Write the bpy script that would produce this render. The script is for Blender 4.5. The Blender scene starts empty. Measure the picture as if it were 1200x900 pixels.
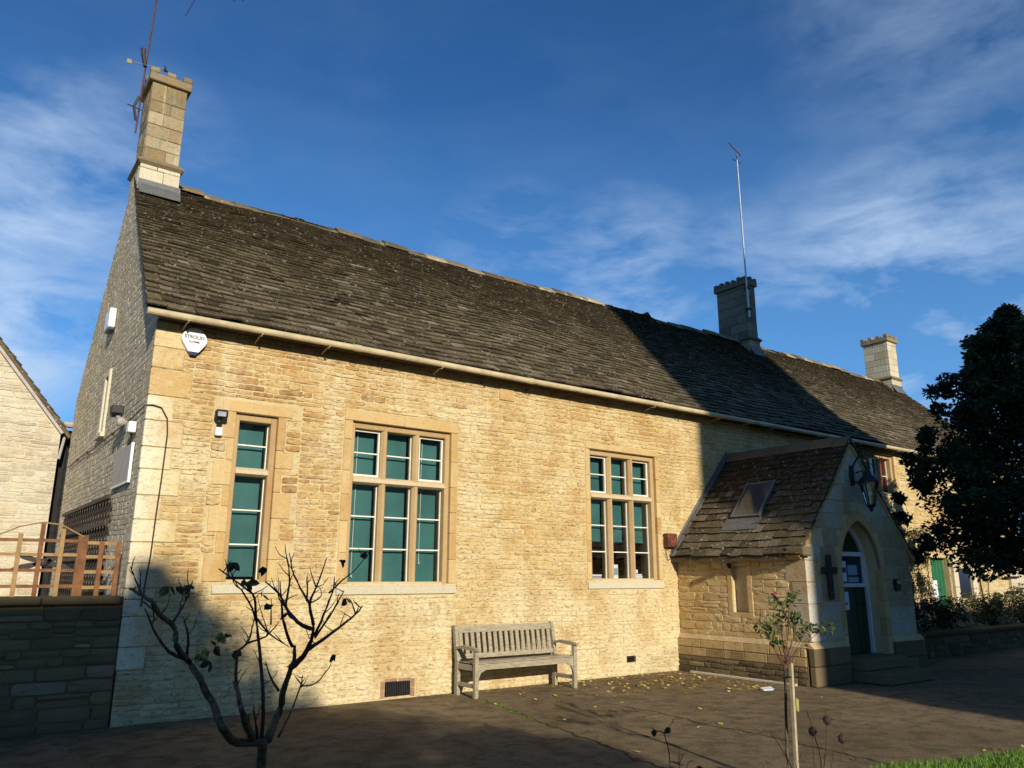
import bpy, math, random
from mathutils import Vector, Matrix
random.seed(7)
R = random.random
U = random.uniform
S = bpy.context.scene
C = S.collection

# ------------------------------------------------------------------ camera
cam_d = bpy.data.cameras.new('camera')
cam = bpy.data.objects.new('camera', cam_d)
C.objects.link(cam)
cam_d.sensor_width = 36.0
cam_d.lens = 906.6 / 1200 * 36
cam_d.clip_end = 3000
yaw, pitch, roll = math.radians(36.354), math.radians(13.848), math.radians(0.173)
fwd = Vector((math.sin(yaw) * math.cos(pitch), math.cos(yaw) * math.cos(pitch), math.sin(pitch)))
rgt0 = Vector((math.cos(yaw), -math.sin(yaw), 0))
up0 = rgt0.cross(fwd)
rgt = math.cos(roll) * rgt0 + math.sin(roll) * up0
upv = -math.sin(roll) * rgt0 + math.cos(roll) * up0
M4 = Matrix(((rgt.x, upv.x, -fwd.x, 0), (rgt.y, upv.y, -fwd.y, -9.413), (rgt.z, upv.z, -fwd.z, 1.55), (0, 0, 0, 1)))
cam.matrix_world = M4
S.camera = cam

# ------------------------------------------------------------------ sun and sky
SUN = Vector((-0.24, -1.0, 0.36)).normalized()          # towards the sun
sd = bpy.data.lights.new('sun', 'SUN')
sd.energy = 5.0
sd.angle = math.radians(0.55)
sd.color = (1.0, 0.90, 0.74)
so = bpy.data.objects.new('sun', sd)
C.objects.link(so)
so.rotation_euler = SUN.to_track_quat('Z', 'Y').to_euler()
so.location = SUN * 60
EL = math.asin(SUN.z)
AZ = math.atan2(SUN.x, SUN.y)

W = bpy.data.worlds.new('World')
S.world = W
W.use_nodes = True
wn = W.node_tree
wn.nodes.clear()


class NT:
    """small helper to write node trees"""
    def __init__(s, tree): s.t = tree
    def n(s, typ, props=None, **ins):
        nd = s.t.nodes.new(typ)
        for k, v in (props or {}).items(): setattr(nd, k, v)
        for k, v in ins.items():
            key = int(k[1:]) if k[0] == 'i' and k[1:].isdigit() else k.replace('_', ' ')
            s.set(nd.inputs[key], v)
        return nd
    def set(s, sock, v):
        if isinstance(v, bpy.types.NodeSocket): s.t.links.new(v, sock)
        elif isinstance(v, bpy.types.Node): s.t.links.new(v.outputs[0], sock)
        else: sock.default_value = v
    def math(s, op, a, b=0.0, clamp=False):
        return s.n('ShaderNodeMath', dict(operation=op, use_clamp=clamp), i0=a, i1=b).outputs[0]
    def mix(s, fac, a, b, mode='MIX'):
        nd = s.n('ShaderNodeMixRGB', dict(blend_type=mode), i0=fac, i1=a, i2=b)
        return nd.outputs[0]
    def ramp(s, fac, stops, interp='LINEAR'):
        nd = s.n('ShaderNodeValToRGB', i0=fac)
        cr = nd.color_ramp
        cr.interpolation = interp
        while len(cr.elements) < len(stops): cr.elements.new(0.5)
        for e, (p, c) in zip(cr.elements, stops):
            e.position = p
            e.color = c if len(c) == 4 else (*c, 1)
        return nd.outputs[0]
    def noise(s, vec, scale, detail=4, rough=0.55, dist=0.0):
        nd = s.n('ShaderNodeTexNoise', i0=vec)
        nd.inputs['Scale'].default_value = scale
        nd.inputs['Detail'].default_value = detail
        nd.inputs['Roughness'].default_value = rough
        nd.inputs['Distortion'].default_value = dist
        return nd.outputs[0]
    def mapr(s, v, a, b, c=0.0, d=1.0):
        return s.n('ShaderNodeMapRange', dict(clamp=True), i0=v, i1=a, i2=b, i3=c, i4=d).outputs[0]


w = NT(wn)
sky = w.n('ShaderNodeTexSky', dict(sky_type='NISHITA', sun_disc=False, sun_elevation=EL, sun_rotation=AZ,
                                   altitude=100.0, air_density=1.0, dust_density=0.25, ozone_density=3.5))
tc = w.n('ShaderNodeTexCoord').outputs['Generated']
skc = w.mix(1.0, sky.outputs[0], (0.64, 1.30, 1.86, 1), 'MULTIPLY')
# clouds: thin wisps and a few soft banks, each a lobe of directions times noise
mp = w.n('ShaderNodeMapping', i0=tc)
mp.inputs['Scale'].default_value = (1.0, 1.0, 2.6)
mp.inputs['Rotation'].default_value = (0.25, 0.15, 0.3)
n1 = w.noise(mp.outputs[0], 2.6, 10, 0.60, 0.25)
n2 = w.noise(mp.outputs[0], 6.5, 6, 0.62, 0.4)


def lobe(d, inner, outer):
    dn = Vector(d).normalized()
    dot = w.n('ShaderNodeVectorMath', dict(operation='DOT_PRODUCT'), i0=tc, i1=tuple(dn)).outputs['Value']
    return w.mapr(dot, math.cos(outer), math.cos(inner))


acc = 0.0
for d, a, b, k in (((.02, .93, .37), .02, .12, .70), ((.07, .905, .42), .01, .13, .6), ((.13, .88, .45), .02, .12, .22), ((.03, .965, .26), .02, .12, 1.0), ((.11, .95, .285), .01, .08, .55),
                   ((.55, .74, .37), .03, .13, .42), ((.66, .66, .34), .03, .15, .72), ((.76, .55, .31), .03, .16, .50), ((.86, .40, .29), .06, .21, .85), ((.80, .45, .38), .03, .12, .26),
                   ((.78, .26, .57), .03, .22, .24), ((-.5, .7, .3), .1, .4, .6), ((.9, -.2, .4), .1, .4, .5), ((-.2, -.9, .4), .05, .35, .4)):
    l = w.math('MULTIPLY', lobe(d, a, b), k)
    acc = w.math('MAXIMUM', acc, l)
den = w.math('MULTIPLY', w.mapr(w.math('ADD', w.math('MULTIPLY', n1, .62), w.math('MULTIPLY', n2, .38)), 0.44, 0.60, 0.0, 1.0), w.math('ADD', acc, 0.03))
low = w.n('ShaderNodeSeparateXYZ', i0=tc).outputs[2]
haze = w.mapr(low, 0.05, 0.55, 0.55, 0.0)
cl = w.mix(haze, skc, (3.2, 7.8, 15.0, 1))
cl = w.mix(w.math('MULTIPLY', den, 1.0, True), cl, (8.6, 11.0, 14.5, 1))
bg = w.n('ShaderNodeBackground', i0=cl)
bg.inputs['Strength'].default_value = 0.058
wo = w.n('ShaderNodeOutputWorld', i0=bg)

S.view_settings.view_transform = 'Standard'
S.view_settings.look = 'None'
S.view_settings.exposure = 0.15
S.view_settings.gamma = 1.0
S.render.engine = 'CYCLES'
S.cycles.max_bounces = 6
S.cycles.transparent_max_bounces = 12


# ------------------------------------------------------------------ materials
def mat(name, rough=0.85, spec=0.3, metallic=0.0):
    m = bpy.data.materials.new(name)
    m.use_nodes = True
    t = m.node_tree
    b = t.nodes['Principled BSDF']
    b.inputs['Roughness'].default_value = rough
    b.inputs['Metallic'].default_value = metallic
    b.inputs['Specular IOR Level'].default_value = spec
    nt = NT(t)
    nt.b = b
    nt.pos = nt.n('ShaderNodeNewGeometry').outputs['Position']
    return m, nt


def bump(nt, h, strength=0.5, dist=0.01):
    b = nt.n('ShaderNodeBump', i2=h) if False else nt.t.nodes.new('ShaderNodeBump')
    b.inputs['Strength'].default_value = strength
    b.inputs['Distance'].default_value = dist
    nt.set(b.inputs['Height'], h)
    nt.t.links.new(b.outputs[0], nt.b.inputs['Normal'])


def attr(nt):
    a = nt.n('ShaderNodeAttribute', dict(attribute_name='col')).outputs['Color']
    return nt.n('ShaderNodeSeparateColor', i0=a).outputs


def stone_mat(name, stops, wash=(0.66, 0.58, 0.40), washk=1.0, dirt=0.25, bumpk=0.6, pitk=0.0):
    m, nt = mat(name, 0.92, 0.15)
    a = attr(nt)
    c = nt.ramp(a[0], stops)
    nz = nt.noise(nt.pos, 9.0, 6, 0.65)
    fine = nt.noise(nt.pos, 70.0, 5, 0.7)
    big = nt.noise(nt.pos, 0.9, 5, 0.6)
    # limewash and lichen bloom, washes over stones and joints alike
    wf = nt.math('MULTIPLY', nt.mapr(nt.math('ADD', nt.math('MULTIPLY', big, 0.55), nt.math('MULTIPLY', nz, 0.45)), 0.44, 0.60), 0.45 * washk)
    wf = nt.math('ADD', wf, a[1], True)
    c = nt.mix(wf, c, (*wash, 1))
    c = nt.mix(nt.mapr(fine, 0.50, 0.70, 0.0, 0.55), c, (0.27, 0.175, 0.075, 1))
    stn = nt.noise(nt.pos, 1.7, 6, .68)
    c = nt.mix(nt.mapr(stn, .48, .62, 0.0, .58 * pitk), c, (.42, .245, .080, 1))
    c = nt.mix(nt.mapr(nt.noise(nt.pos, 1.15, 7, .72), .56, .70, 0.0, .28 * pitk), c, (.26, .185, .095, 1))
    c = nt.mix(nt.mapr(nt.noise(nt.pos, 23.0, 4, 0.6), 0.60, 0.74, 0.0, 0.6 * dirt * 2), c, (0.16, 0.12, 0.06, 1))
    c = nt.mix(nt.math('MULTIPLY', a[2], 0.85), c, (0.055, 0.045, 0.028, 1))      # damp, mossy courses
    nt.set(nt.b.inputs['Base Color'], c)
    mp_ = nt.n('ShaderNodeMapping', i0=nt.pos)
    mp_.inputs['Scale'].default_value = (15, 15, 38)
    pits = nt.noise(mp_.outputs[0], 1.0, 4, .6)
    c = nt.mix(nt.mapr(pits, 0.58, 0.68, 0.0, 0.70 * pitk), c, (0.17, 0.105, 0.040, 1))
    mp2 = nt.n('ShaderNodeMapping', i0=nt.pos)
    mp2.inputs['Scale'].default_value = (3.2, 3.2, .40)
    c = nt.mix(nt.mapr(nt.noise(mp2.outputs[0], 1.0, 5, .65), .56, .68, 0.0, .55 * pitk), c, (.70, .61, .38, 1))
    nt.set(nt.b.inputs['Base Color'], c)
    h = nt.math('ADD', nt.math('MULTIPLY', nz, 0.6), nt.math('MULTIPLY', fine, 0.4))
    h = nt.math('SUBTRACT', h, nt.math('MULTIPLY', nt.mapr(pits, .52, .72), .5 * pitk))
    bump(nt, h, bumpk, 0.02)
    return m


OCHRE = [(0.0, (.30, .155, .055)), (.12, (.44, .235, .08)), (.30, (.53, .335, .13)), (.55, (.60, .435, .19)), (.8, (.645, .51, .26)), (1.0, (.68, .57, .33))]
OCHRE = [(p, tuple(x * f for x, f in zip(c_, (.95, .93, .86)))) for p, c_ in OCHRE]
M_quoin = stone_mat('washed_quoin', OCHRE, wash=(.74, .68, .49), bumpk=.7, pitk=.5, dirt=.3)
M_rubble = stone_mat('ochre_rubble', OCHRE, wash=(.67, .57, .34), bumpk=.9, pitk=1.0, dirt=.3)
M_ashlar = stone_mat('orange_ashlar', [(0, (.42, .25, .09)), (.5, (.52, .345, .14)), (1, (.60, .44, .205))], wash=(.62, .51, .28), washk=.9, dirt=.25, bumpk=.5, pitk=.35)
M_frame = stone_mat('window_stone', [(0, (.36, .23, .10)), (1, (.44, .30, .14))], washk=.4, dirt=.1, bumpk=.2)
M_mortar = stone_mat('lime_mortar', [(0, (.56, .45, .235)), (1, (.63, .52, .29))], washk=.8, dirt=.3, bumpk=.9, pitk=.6)
M_gable = stone_mat('grey_rubble', [(0, (.40, .35, .25)), (.5, (.52, .47, .34)), (1, (.60, .55, .41))], wash=(.6, .55, .42), dirt=.6, bumpk=.8, pitk=.5)
M_gmort = stone_mat('grey_mortar', [(0, (.52, .47, .36)), (1, (.58, .53, .41))], wash=(.60, .55, .42), dirt=.3, bumpk=.5)
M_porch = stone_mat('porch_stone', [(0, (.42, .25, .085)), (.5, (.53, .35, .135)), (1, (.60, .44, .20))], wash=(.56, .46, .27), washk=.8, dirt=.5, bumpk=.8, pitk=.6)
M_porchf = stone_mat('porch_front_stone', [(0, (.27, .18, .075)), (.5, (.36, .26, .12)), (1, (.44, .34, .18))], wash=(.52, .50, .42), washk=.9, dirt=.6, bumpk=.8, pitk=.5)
M_coping = stone_mat('mossy_coping', [(0, (.12, .09, .05)), (1, (.24, .18, .10))], wash=(.26, .22, .14), washk=.6, dirt=.8, bumpk=.9)
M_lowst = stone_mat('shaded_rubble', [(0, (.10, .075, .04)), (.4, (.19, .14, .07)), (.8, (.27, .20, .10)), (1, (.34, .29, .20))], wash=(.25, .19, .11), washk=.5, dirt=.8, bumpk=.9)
M_pale = stone_mat('pale_stone', [(0, (.44, .37, .23)), (.5, (.55, .48, .32)), (1, (.64, .58, .42))], wash=(.62, .57, .43), dirt=.35, bumpk=.5)
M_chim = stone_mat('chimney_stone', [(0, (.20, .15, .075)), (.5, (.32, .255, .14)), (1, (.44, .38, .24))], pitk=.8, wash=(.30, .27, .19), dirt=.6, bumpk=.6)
M_chimdark = stone_mat('dark_chimney_stone', [(0, (.10, .09, .07)), (1, (.20, .18, .14))], wash=(.22, .21, .17), dirt=.9, bumpk=.6)  # darker stone tones for the middle chimney
M_tower = stone_mat('tower_stone', [(0, (.30, .26, .18)), (1, (.42, .37, .27))])


def slate_mat(name, k=1.0):
    m, nt = mat(name, 0.9, 0.25)
    a = attr(nt)
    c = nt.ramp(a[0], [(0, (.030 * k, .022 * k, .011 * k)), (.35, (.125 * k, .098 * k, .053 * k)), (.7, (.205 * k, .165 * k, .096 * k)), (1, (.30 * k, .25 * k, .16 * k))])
    big = nt.noise(nt.pos, 0.8, 5, 0.6)
    nz = nt.noise(nt.pos, 11.0, 5, 0.65)
    fine = nt.noise(nt.pos, 55.0, 4, 0.7)
    # moss towards the ridge (attribute G is height up the slope)
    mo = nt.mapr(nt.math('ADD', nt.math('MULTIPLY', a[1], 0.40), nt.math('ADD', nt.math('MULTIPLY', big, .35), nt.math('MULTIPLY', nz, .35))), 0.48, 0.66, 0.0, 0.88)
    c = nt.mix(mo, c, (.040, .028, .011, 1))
    c = nt.mix(nt.mapr(fine, .48, .62, 0, .72), c, (.030, .021, .011, 1))
    c = nt.mix(nt.mapr(nt.noise(nt.pos, 3.2, 5, .7), .52, .64, 0, .6), c, (.105, .078, .024, 1))
    c = nt.mix(nt.mapr(nt.noise(nt.pos, 1.9, 8, .75), .53, .60, 0, .55), c, (.045, .036, .016, 1))
    c = nt.mix(nt.mapr(nt.noise(nt.pos, 19.0, 3, .55), .64, .675, 0, .9), c, (.42, .40, .33, 1))     # lichen spots
    c = nt.mix(a[2], c, (.40, .38, .32, 1))
    nt.set(nt.b.inputs['Base Color'], c)
    bump(nt, nt.math('ADD', nz, nt.math('MULTIPLY', fine, .8)), 1.0, .03)
    return m


M_slate = slate_mat('stone_slate')


def plain(name, col, rough=.6, spec=.4, metallic=0, var=.25, scale=14.0, bumpk=.15, col2=None):
    m, nt = mat(name, rough, spec, metallic)
    n = nt.noise(nt.pos, scale, 5, .6)
    c2 = col2 or tuple(x * (1 - var * 1.6) for x in col)
    nt.set(nt.b.inputs['Base Color'], nt.mix(nt.mapr(n, .38, .66), (*col, 1), (*c2, 1)))
    if bumpk: bump(nt, nt.noise(nt.pos, scale * 4, 4, .6), bumpk, .005)
    return m


M_gutter = plain('cream_gutter_paint', (.56, .46, .27), .45, var=.18, scale=5)
M_lead = plain('grey_lead', (.13, .13, .125), .5, var=.2)
M_white = plain('white_paint', (.78, .74, .62), .45, var=.08)
M_whitebox = plain('white_plastic', (.82, .82, .80), .35, var=.04, bumpk=0)
M_whitepaint2 = plain('white_door_frame', (.62, .66, .70), .5, var=.1)
M_navy = plain('navy_plastic', (.03, .035, .09), .3, var=.1, bumpk=0)
M_black = plain('black_metal', (.012, .012, .013), .45, var=.2)
M_cable = plain('dark_cable', (.055, .030, .020), .6, var=.2)
M_blind = plain('teal_blind', (.046, .165, .160), .6, var=.20, scale=1.6, bumpk=0)
M_room = plain('dark_room_plaster', (.10, .085, .065), .9, var=.2, bumpk=0)
M_door = plain('green_door_paint', (.005, .032, .015), .4, var=.15)
M_paper = plain('white_paper', (.62, .66, .74), .7, var=.05, bumpk=0)
M_paperp = plain('lilac_paper', (.33, .34, .50), .7, var=.1, bumpk=0)
M_paperb = plain('pale_blue_paper', (.25, .38, .46), .7, var=.1, bumpk=0)
M_print = plain('blue_print', (.05, .05, .22), .7, var=.1, bumpk=0)
M_glassdark = plain('dark_notice_backing', (.02, .025, .05), .2, var=.1, bumpk=0)
M_redbox = plain('rusty_red_box', (.20, .062, .028), .6, var=.5, scale=20)
M_board = plain('grey_board', (.42, .385, .35), .6, var=.12, scale=6)
M_iron = plain('dark_iron', (.03, .026, .024), .6, var=.3)
M_redpole = plain('red_oxide_mast', (.10, .03, .04), .5, var=.3)
M_steel = plain('galvanised_steel', (.42, .43, .45), .35, metallic=.6, var=.2)
M_gapshade = plain('gap_shade_black', (.014, .013, .014), .8, var=.4, scale=9)
M_twig = plain('red_brown_twig', (.13, .045, .026), .8, var=.5, scale=30, bumpk=.4)
M_bark = plain('grey_brown_bark', (.15, .11, .06), .9, var=.5, scale=40, bumpk=.7)
M_stake = plain('pale_stake_wood', (.46, .37, .22), .8, var=.2, scale=20)
M_leafd = plain('dark_rose_leaf', (.035, .045, .016), .6, var=.4, scale=50, bumpk=0)
M_leafg = plain('green_rose_leaf', (.095, .13, .022), .5, var=.4, scale=30, bumpk=0)
M_bloom = plain('faded_yellow_bloom', (.36, .34, .10), .7, var=.3, scale=40, bumpk=0)
M_hip = plain('dried_rose_hip', (.05, .022, .018), .7, var=.3, scale=40)
M_pink = plain('pink_rosebud', (.45, .06, .10), .6, var=.2, bumpk=0)
M_fence = plain('orange_brown_timber', (.22, .088, .026), .7, var=.3, scale=9)
M_fencep = plain('pale_timber', (.35, .21, .08), .7, var=.2, scale=9)
M_trellis = plain('weathered_trellis', (.085, .062, .048), .8, var=.3, scale=15)
M_brickred = plain('brick_surround', (.36, .20, .13), .85, var=.2)
M_glassroof = plain('skylight_glass', (.05, .06, .065), .08, spec=.6, var=.05, bumpk=0)
M_greendoor = plain('bright_green_door', (.010, .12, .050), .45, var=.1)
M_curtain = plain('red_curtain', (.38, .05, .03), .8, var=.3, scale=6)
M_black2 = plain('black_slot', (.01, .01, .01), .9, var=.1, bumpk=0)

# bench teak: silver grey grain
m, nt = mat('silvered_teak', .8, .2)
mp_ = nt.n('ShaderNodeMapping', i0=nt.pos)
mp_.inputs['Scale'].default_value = (3, 30, 30)
g1 = nt.noise(mp_.outputs[0], 3.0, 6, .7)
nt.set(nt.b.inputs['Base Color'], nt.mix(nt.mapr(g1, .35, .65), (.20, .165, .10, 1), (.43, .38, .27, 1)))
bump(nt, g1, .4, .004)
M_teak = m

# clear glass pane: thin, lets the sun through
m = bpy.data.materials.new('window_glass')
m.use_nodes = True
nt = NT(m.node_tree)
m.node_tree.nodes.clear()
tr = nt.n('ShaderNodeBsdfTransparent', i0=(.93, .96, .95, 1))
gl = nt.n('ShaderNodeBsdfGlossy', i0=(1, 1, 1, 1), i1=.02)
fr = nt.n('ShaderNodeFresnel', i0=1.5)
wob = nt.n('ShaderNodeBump')
wob.inputs['Strength'].default_value = .12
wob.inputs['Distance'].default_value = .02
nt.set(wob.inputs['Height'], nt.noise(nt.n('ShaderNodeNewGeometry').outputs['Position'], 3.0, 2))
m.node_tree.links.new(wob.outputs[0], gl.inputs['Normal'])
mx = nt.n('ShaderNodeMixShader', i0=nt.math('ADD', fr.outputs[0], .10), i1=tr.outputs[0], i2=gl.outputs[0])
nt.n('ShaderNodeOutputMaterial', i0=mx.outputs[0])
M_glass = m

# worn paving of the yard
m, nt = mat('worn_tarmac', .95, .15)
big = nt.noise(nt.pos, .55, 6, .62)
mid = nt.noise(nt.pos, 4.0, 8, .72)
fine = nt.noise(nt.pos, 70.0, 5, .75)
c = nt.mix(nt.mapr(big, .35, .65), (.22, .158, .085, 1), (.34, .25, .14, 1))
c = nt.mix(nt.mapr(mid, .46, .60, 0, .7), c, (.10, .072, .042, 1))
c = nt.mix(nt.mapr(nt.noise(nt.pos, 1.5, 5, .6), .55, .68, 0, .55), c, (.105, .110, .030, 1))
c = nt.mix(nt.mapr(fine, .53, .64, 0, .75), c, (.46, .37, .22, 1))
c = nt.mix(nt.mapr(fine, .46, .36, 0, .75), c, (.06, .045, .028, 1))
sep = nt.n('ShaderNodeSeparateXYZ', i0=nt.pos).outputs
wobble = nt.math('MULTIPLY', nt.math('SUBTRACT', nt.noise(nt.pos, 2.5, 5, .6), .5), .35)


def yard_line(ax, ay, bx, by, wd, col, fac):
    """lines and mossy joints from a to b: distance to the line, broken up by noise"""
    global c
    L = math.hypot(bx - ax, by - ay)
    nx, ny = (by - ay) / L, -(bx - ax) / L
    tx, ty = (bx - ax) / L, (by - ay) / L
    d = nt.math('ADD', nt.math('MULTIPLY', sep[0], nx), nt.math('MULTIPLY', sep[1], ny))
    d = nt.math('ABSOLUTE', nt.math('ADD', nt.math('SUBTRACT', d, ax * nx + ay * ny), wobble))
    t_ = nt.math('ADD', nt.math('MULTIPLY', sep[0], tx), nt.math('MULTIPLY', sep[1], ty))
    t0 = ax * tx + ay * ty
    e = nt.math('MULTIPLY', nt.mapr(t_, t0 - .1, t0 + .1), nt.mapr(t_, t0 + L + .1, t0 + L - .1))
    f = nt.math('MULTIPLY', nt.math('MULTIPLY', nt.mapr(d, wd, wd * .3), e), fac)
    c = nt.mix(f, c, (*col, 1))


yard_line(5.95, -.75, 5.0, -5.2, .035, (.035, .034, .015), .9)  # dark line across the paving
yard_line(5.9, -.9, 5.6, -2.2, .06, (.13, .14, .02), .7)
yard_line(7.1, -2.1, 6.8, -5.8, .03, (.04, .032, .02), .9)  # second dark line, further right
yard_line(5.6, -2.4, 7.9, -2.6, .022, (.10, .12, .025), .8)
yard_line(3.6, -.6, 8.5, -6.5, .016, (.05, .045, .025), .6)
yard_line(6.9, -3.4, 10.2, -3.9, .02, (.07, .075, .02), .7)
nt.set(nt.b.inputs['Base Color'], c)
bump(nt, nt.math('ADD', nt.math('MULTIPLY', mid, .6), nt.math('MULTIPLY', fine, .6)), 1.0, .06)
M_ground = m

m, nt = mat('lawn_turf', .9, .2)
c = nt.mix(nt.mapr(nt.noise(nt.pos, 2, 5), .4, .6), (.06, .12, .012, 1), (.10, .18, .02, 1))
nt.set(nt.b.inputs['Base Color'], c)
bump(nt, nt.noise(nt.pos, 60, 4), 1, .03)
M_turf = m


def leaf_mat(name, stops, rough=.45):
    m, nt = mat(name, rough, .4)
    a = attr(nt)
    nt.set(nt.b.inputs['Base Color'], nt.ramp(a[0], stops))
    return m


M_holly = leaf_mat('holly_leaves', [(0, (.008, .016, .006)), (.6, (.015, .032, .010)), (.93, (.035, .070, .018)), (1, (.12, .17, .03))], .7)
M_shrub = leaf_mat('shrub_leaves', [(0, (.012, .018, .006)), (.7, (.035, .05, .012)), (1, (.12, .12, .03))])
M_fallen = leaf_mat('fallen_leaf', [(0, (.16, .075, .02)), (.35, (.30, .17, .025)), (.7, (.55, .40, .04)), (1, (.62, .56, .20))], .7)
M_grass = leaf_mat('grass_blades', [(0, (.07, .15, .012)), (1, (.14, .25, .03))], .6)


# ------------------------------------------------------------------ geometry helpers
class MB:
    def __init__(s): s.v = []; s.f = []; s.c = []
    def add(s, vs, fs, col=(.5, 0, 0)):
        o = len(s.v)
        s.v += [tuple(p) for p in vs]
        s.f += [tuple(i + o for i in f) for f in fs]
        s.c += [col] * len(vs)
        return s
    def box(s, x0, x1, y0, y1, z0, z1, col=(.5, 0, 0), bev=0.0):
        if bev <= 0:
            vs = [(x, y, z) for z in (z0, z1) for y in (y0, y1) for x in (x0, x1)]
            return s.add(vs, [(0, 2, 3, 1), (4, 5, 7, 6), (0, 1, 5, 4), (2, 6, 7, 3), (0, 4, 6, 2), (1, 3, 7, 5)], col)
        b = min(bev, abs(x1 - x0) * .45, abs(y1 - y0) * .45, abs(z1 - z0) * .45)
        vs = []
        for ix, x in ((1, x0), (-1, x1)):
            for iy, y in ((1, y0), (-1, y1)):
                for iz, z in ((1, z0), (-1, z1)):
                    vs += [(x, y + iy * b, z + iz * b), (x + ix * b, y, z + iz * b), (x + ix * b, y + iy * b, z)]
        def V(i, j, k, a): return (i * 4 + j * 2 + k) * 3 + a
        fs = []
        for i in (0, 1):
            q = [V(i, 0, 0, 0), V(i, 0, 1, 0), V(i, 1, 1, 0), V(i, 1, 0, 0)]; fs.append(q if i == 0 else q[::-1])
            q = [V(0, i, 0, 1), V(1, i, 0, 1), V(1, i, 1, 1), V(0, i, 1, 1)]; fs.append(q if i == 0 else q[::-1])
            q = [V(0, 0, i, 2), V(0, 1, i, 2), V(1, 1, i, 2), V(1, 0, i, 2)]; fs.append(q if i == 0 else q[::-1])
        for j in (0, 1):
            for k in (0, 1):
                q = [V(0, j, k, 1), V(0, j, k, 2), V(1, j, k, 2), V(1, j, k, 1)]; fs.append(q if (j + k) % 2 else q[::-1])
                q = [V(j, 0, k, 0), V(j, 0, k, 2), V(j, 1, k, 2), V(j, 1, k, 0)]; fs.append(q if (j + k) % 2 == 0 else q[::-1])
                q = [V(j, k, 0, 0), V(j, k, 0, 1), V(j, k, 1, 1), V(j, k, 1, 0)]; fs.append(q if (j + k) % 2 else q[::-1])
                for i in (0, 1):
                    t = [V(i, j, k, 0), V(i, j, k, 1), V(i, j, k, 2)]; fs.append(t if (i + j + k) % 2 else t[::-1])
        return s.add(vs, fs, col)
    def bar(s, a, b, w, h, col=(.5, 0, 0), up=(0, 0, 1)):
        """rectangular bar from a to b, w across, h along up"""
        a = Vector(a); b = Vector(b); d = (b - a).normalized(); u = Vector(up)
        sd_ = d.cross(u)
        if sd_.length < 1e-4: sd_ = d.cross(Vector((1, 0, 0)))
        sd_.normalize(); u = sd_.cross(d)
        vs = []
        for p in (a, b):
            for i, j in ((-1, -1), (1, -1), (1, 1), (-1, 1)): vs.append(p + sd_ * (w / 2 * i) + u * (h / 2 * j))
        return s.add(vs, [(3, 2, 1, 0), (4, 5, 6, 7), (0, 1, 5, 4), (1, 2, 6, 5), (2, 3, 7, 6), (3, 0, 4, 7)], col)
    def tube(s, pts, r, n=8, col=(.5, 0, 0), r2=None, cap=True):
        pts = [Vector(p) for p in pts]
        rings = []
        d0 = None
        for i, p in enumerate(pts):
            d = (pts[min(i + 1, len(pts) - 1)] - pts[max(i - 1, 0)]).normalized()
            ref = Vector((0, 0, 1)) if abs(d.z) < .9 else Vector((1, 0, 0))
            sx = d.cross(ref).normalized(); sy = sx.cross(d)
            rr = r if r2 is None else r + (r2 - r) * i / max(1, len(pts) - 1)
            rings.append([p + (sx * math.cos(2 * math.pi * k / n) + sy * math.sin(2 * math.pi * k / n)) * rr for k in range(n)])
        vs = [q for rg in rings for q in rg]
        fs = [(i * n + k, i * n + (k + 1) % n, (i + 1) * n + (k + 1) % n, (i + 1) * n + k) for i in range(len(pts) - 1) for k in range(n)]
        if cap: fs += [tuple(range(n))[::-1], tuple((len(pts) - 1) * n + k for k in range(n))]
        return s.add(vs, fs, col)
    def ball(s, c, r, n=8, m_=6, col=(.5, 0, 0), sc=(1, 1, 1)):
        vs = [(c[0], c[1], c[2] - r * sc[2])]
        for i in range(1, m_):
            a = math.pi * i / m_
            for k in range(n):
                t = 2 * math.pi * k / n
                vs.append((c[0] + r * sc[0] * math.sin(a) * math.cos(t), c[1] + r * sc[1] * math.sin(a) * math.sin(t), c[2] - r * sc[2] * math.cos(a)))
        vs.append((c[0], c[1], c[2] + r * sc[2]))
        fs = [(0, 1 + (k + 1) % n, 1 + k) for k in range(n)]
        for i in range(m_ - 2):
            for k in range(n):
                a = 1 + i * n; b = a + n
                fs.append((a + k, a + (k + 1) % n, b + (k + 1) % n, b + k))
        L = len(vs) - 1; a = 1 + (m_ - 2) * n
        fs += [(a + k, a + (k + 1) % n, L) for k in range(n)]
        return s.add(vs, fs, col)
    def prism(s, poly, off, col=(.5, 0, 0)):
        """poly: 3-D points of one cap, off: extrusion vector"""
        n = len(poly); off = Vector(off)
        vs = [Vector(p) for p in poly] + [Vector(p) + off for p in poly]
        return s.add(vs, [tuple(range(n)), tuple(range(2 * n - 1, n - 1, -1))] + [((i + 1) % n, i, n + i, n + (i + 1) % n) for i in range(n)], col)
    def build(s, name, m, parent=None, label=None, kind=None, smooth=False, cat=None, group=None):
        me = bpy.data.meshes.new(name)
        o3 = Vector((0, 0, 0))
        if parent is not None:
            r = parent
            while r.parent is not None: r = r.parent
            o3 = r.location
        me.from_pydata([(p[0] - o3[0], p[1] - o3[1], p[2] - o3[2]) for p in s.v], [], s.f)
        a = me.attributes.new('col', 'FLOAT_COLOR', 'POINT')
        flat = []
        for c_ in s.c: flat += [c_[0], c_[1], c_[2], 1.0]
        a.data.foreach_set('color', flat)
        me.materials.append(m)
        if smooth: me.polygons.foreach_set('use_smooth', [True] * len(me.polygons))
        me.update()
        o = bpy.data.objects.new(name, me)
        C.objects.link(o)
        if parent is not None: o.parent = parent
        if label: o['label'] = label
        if kind: o['kind'] = kind
        if cat: o['category'] = cat
        if group: o['group'] = group
        return o


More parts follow.
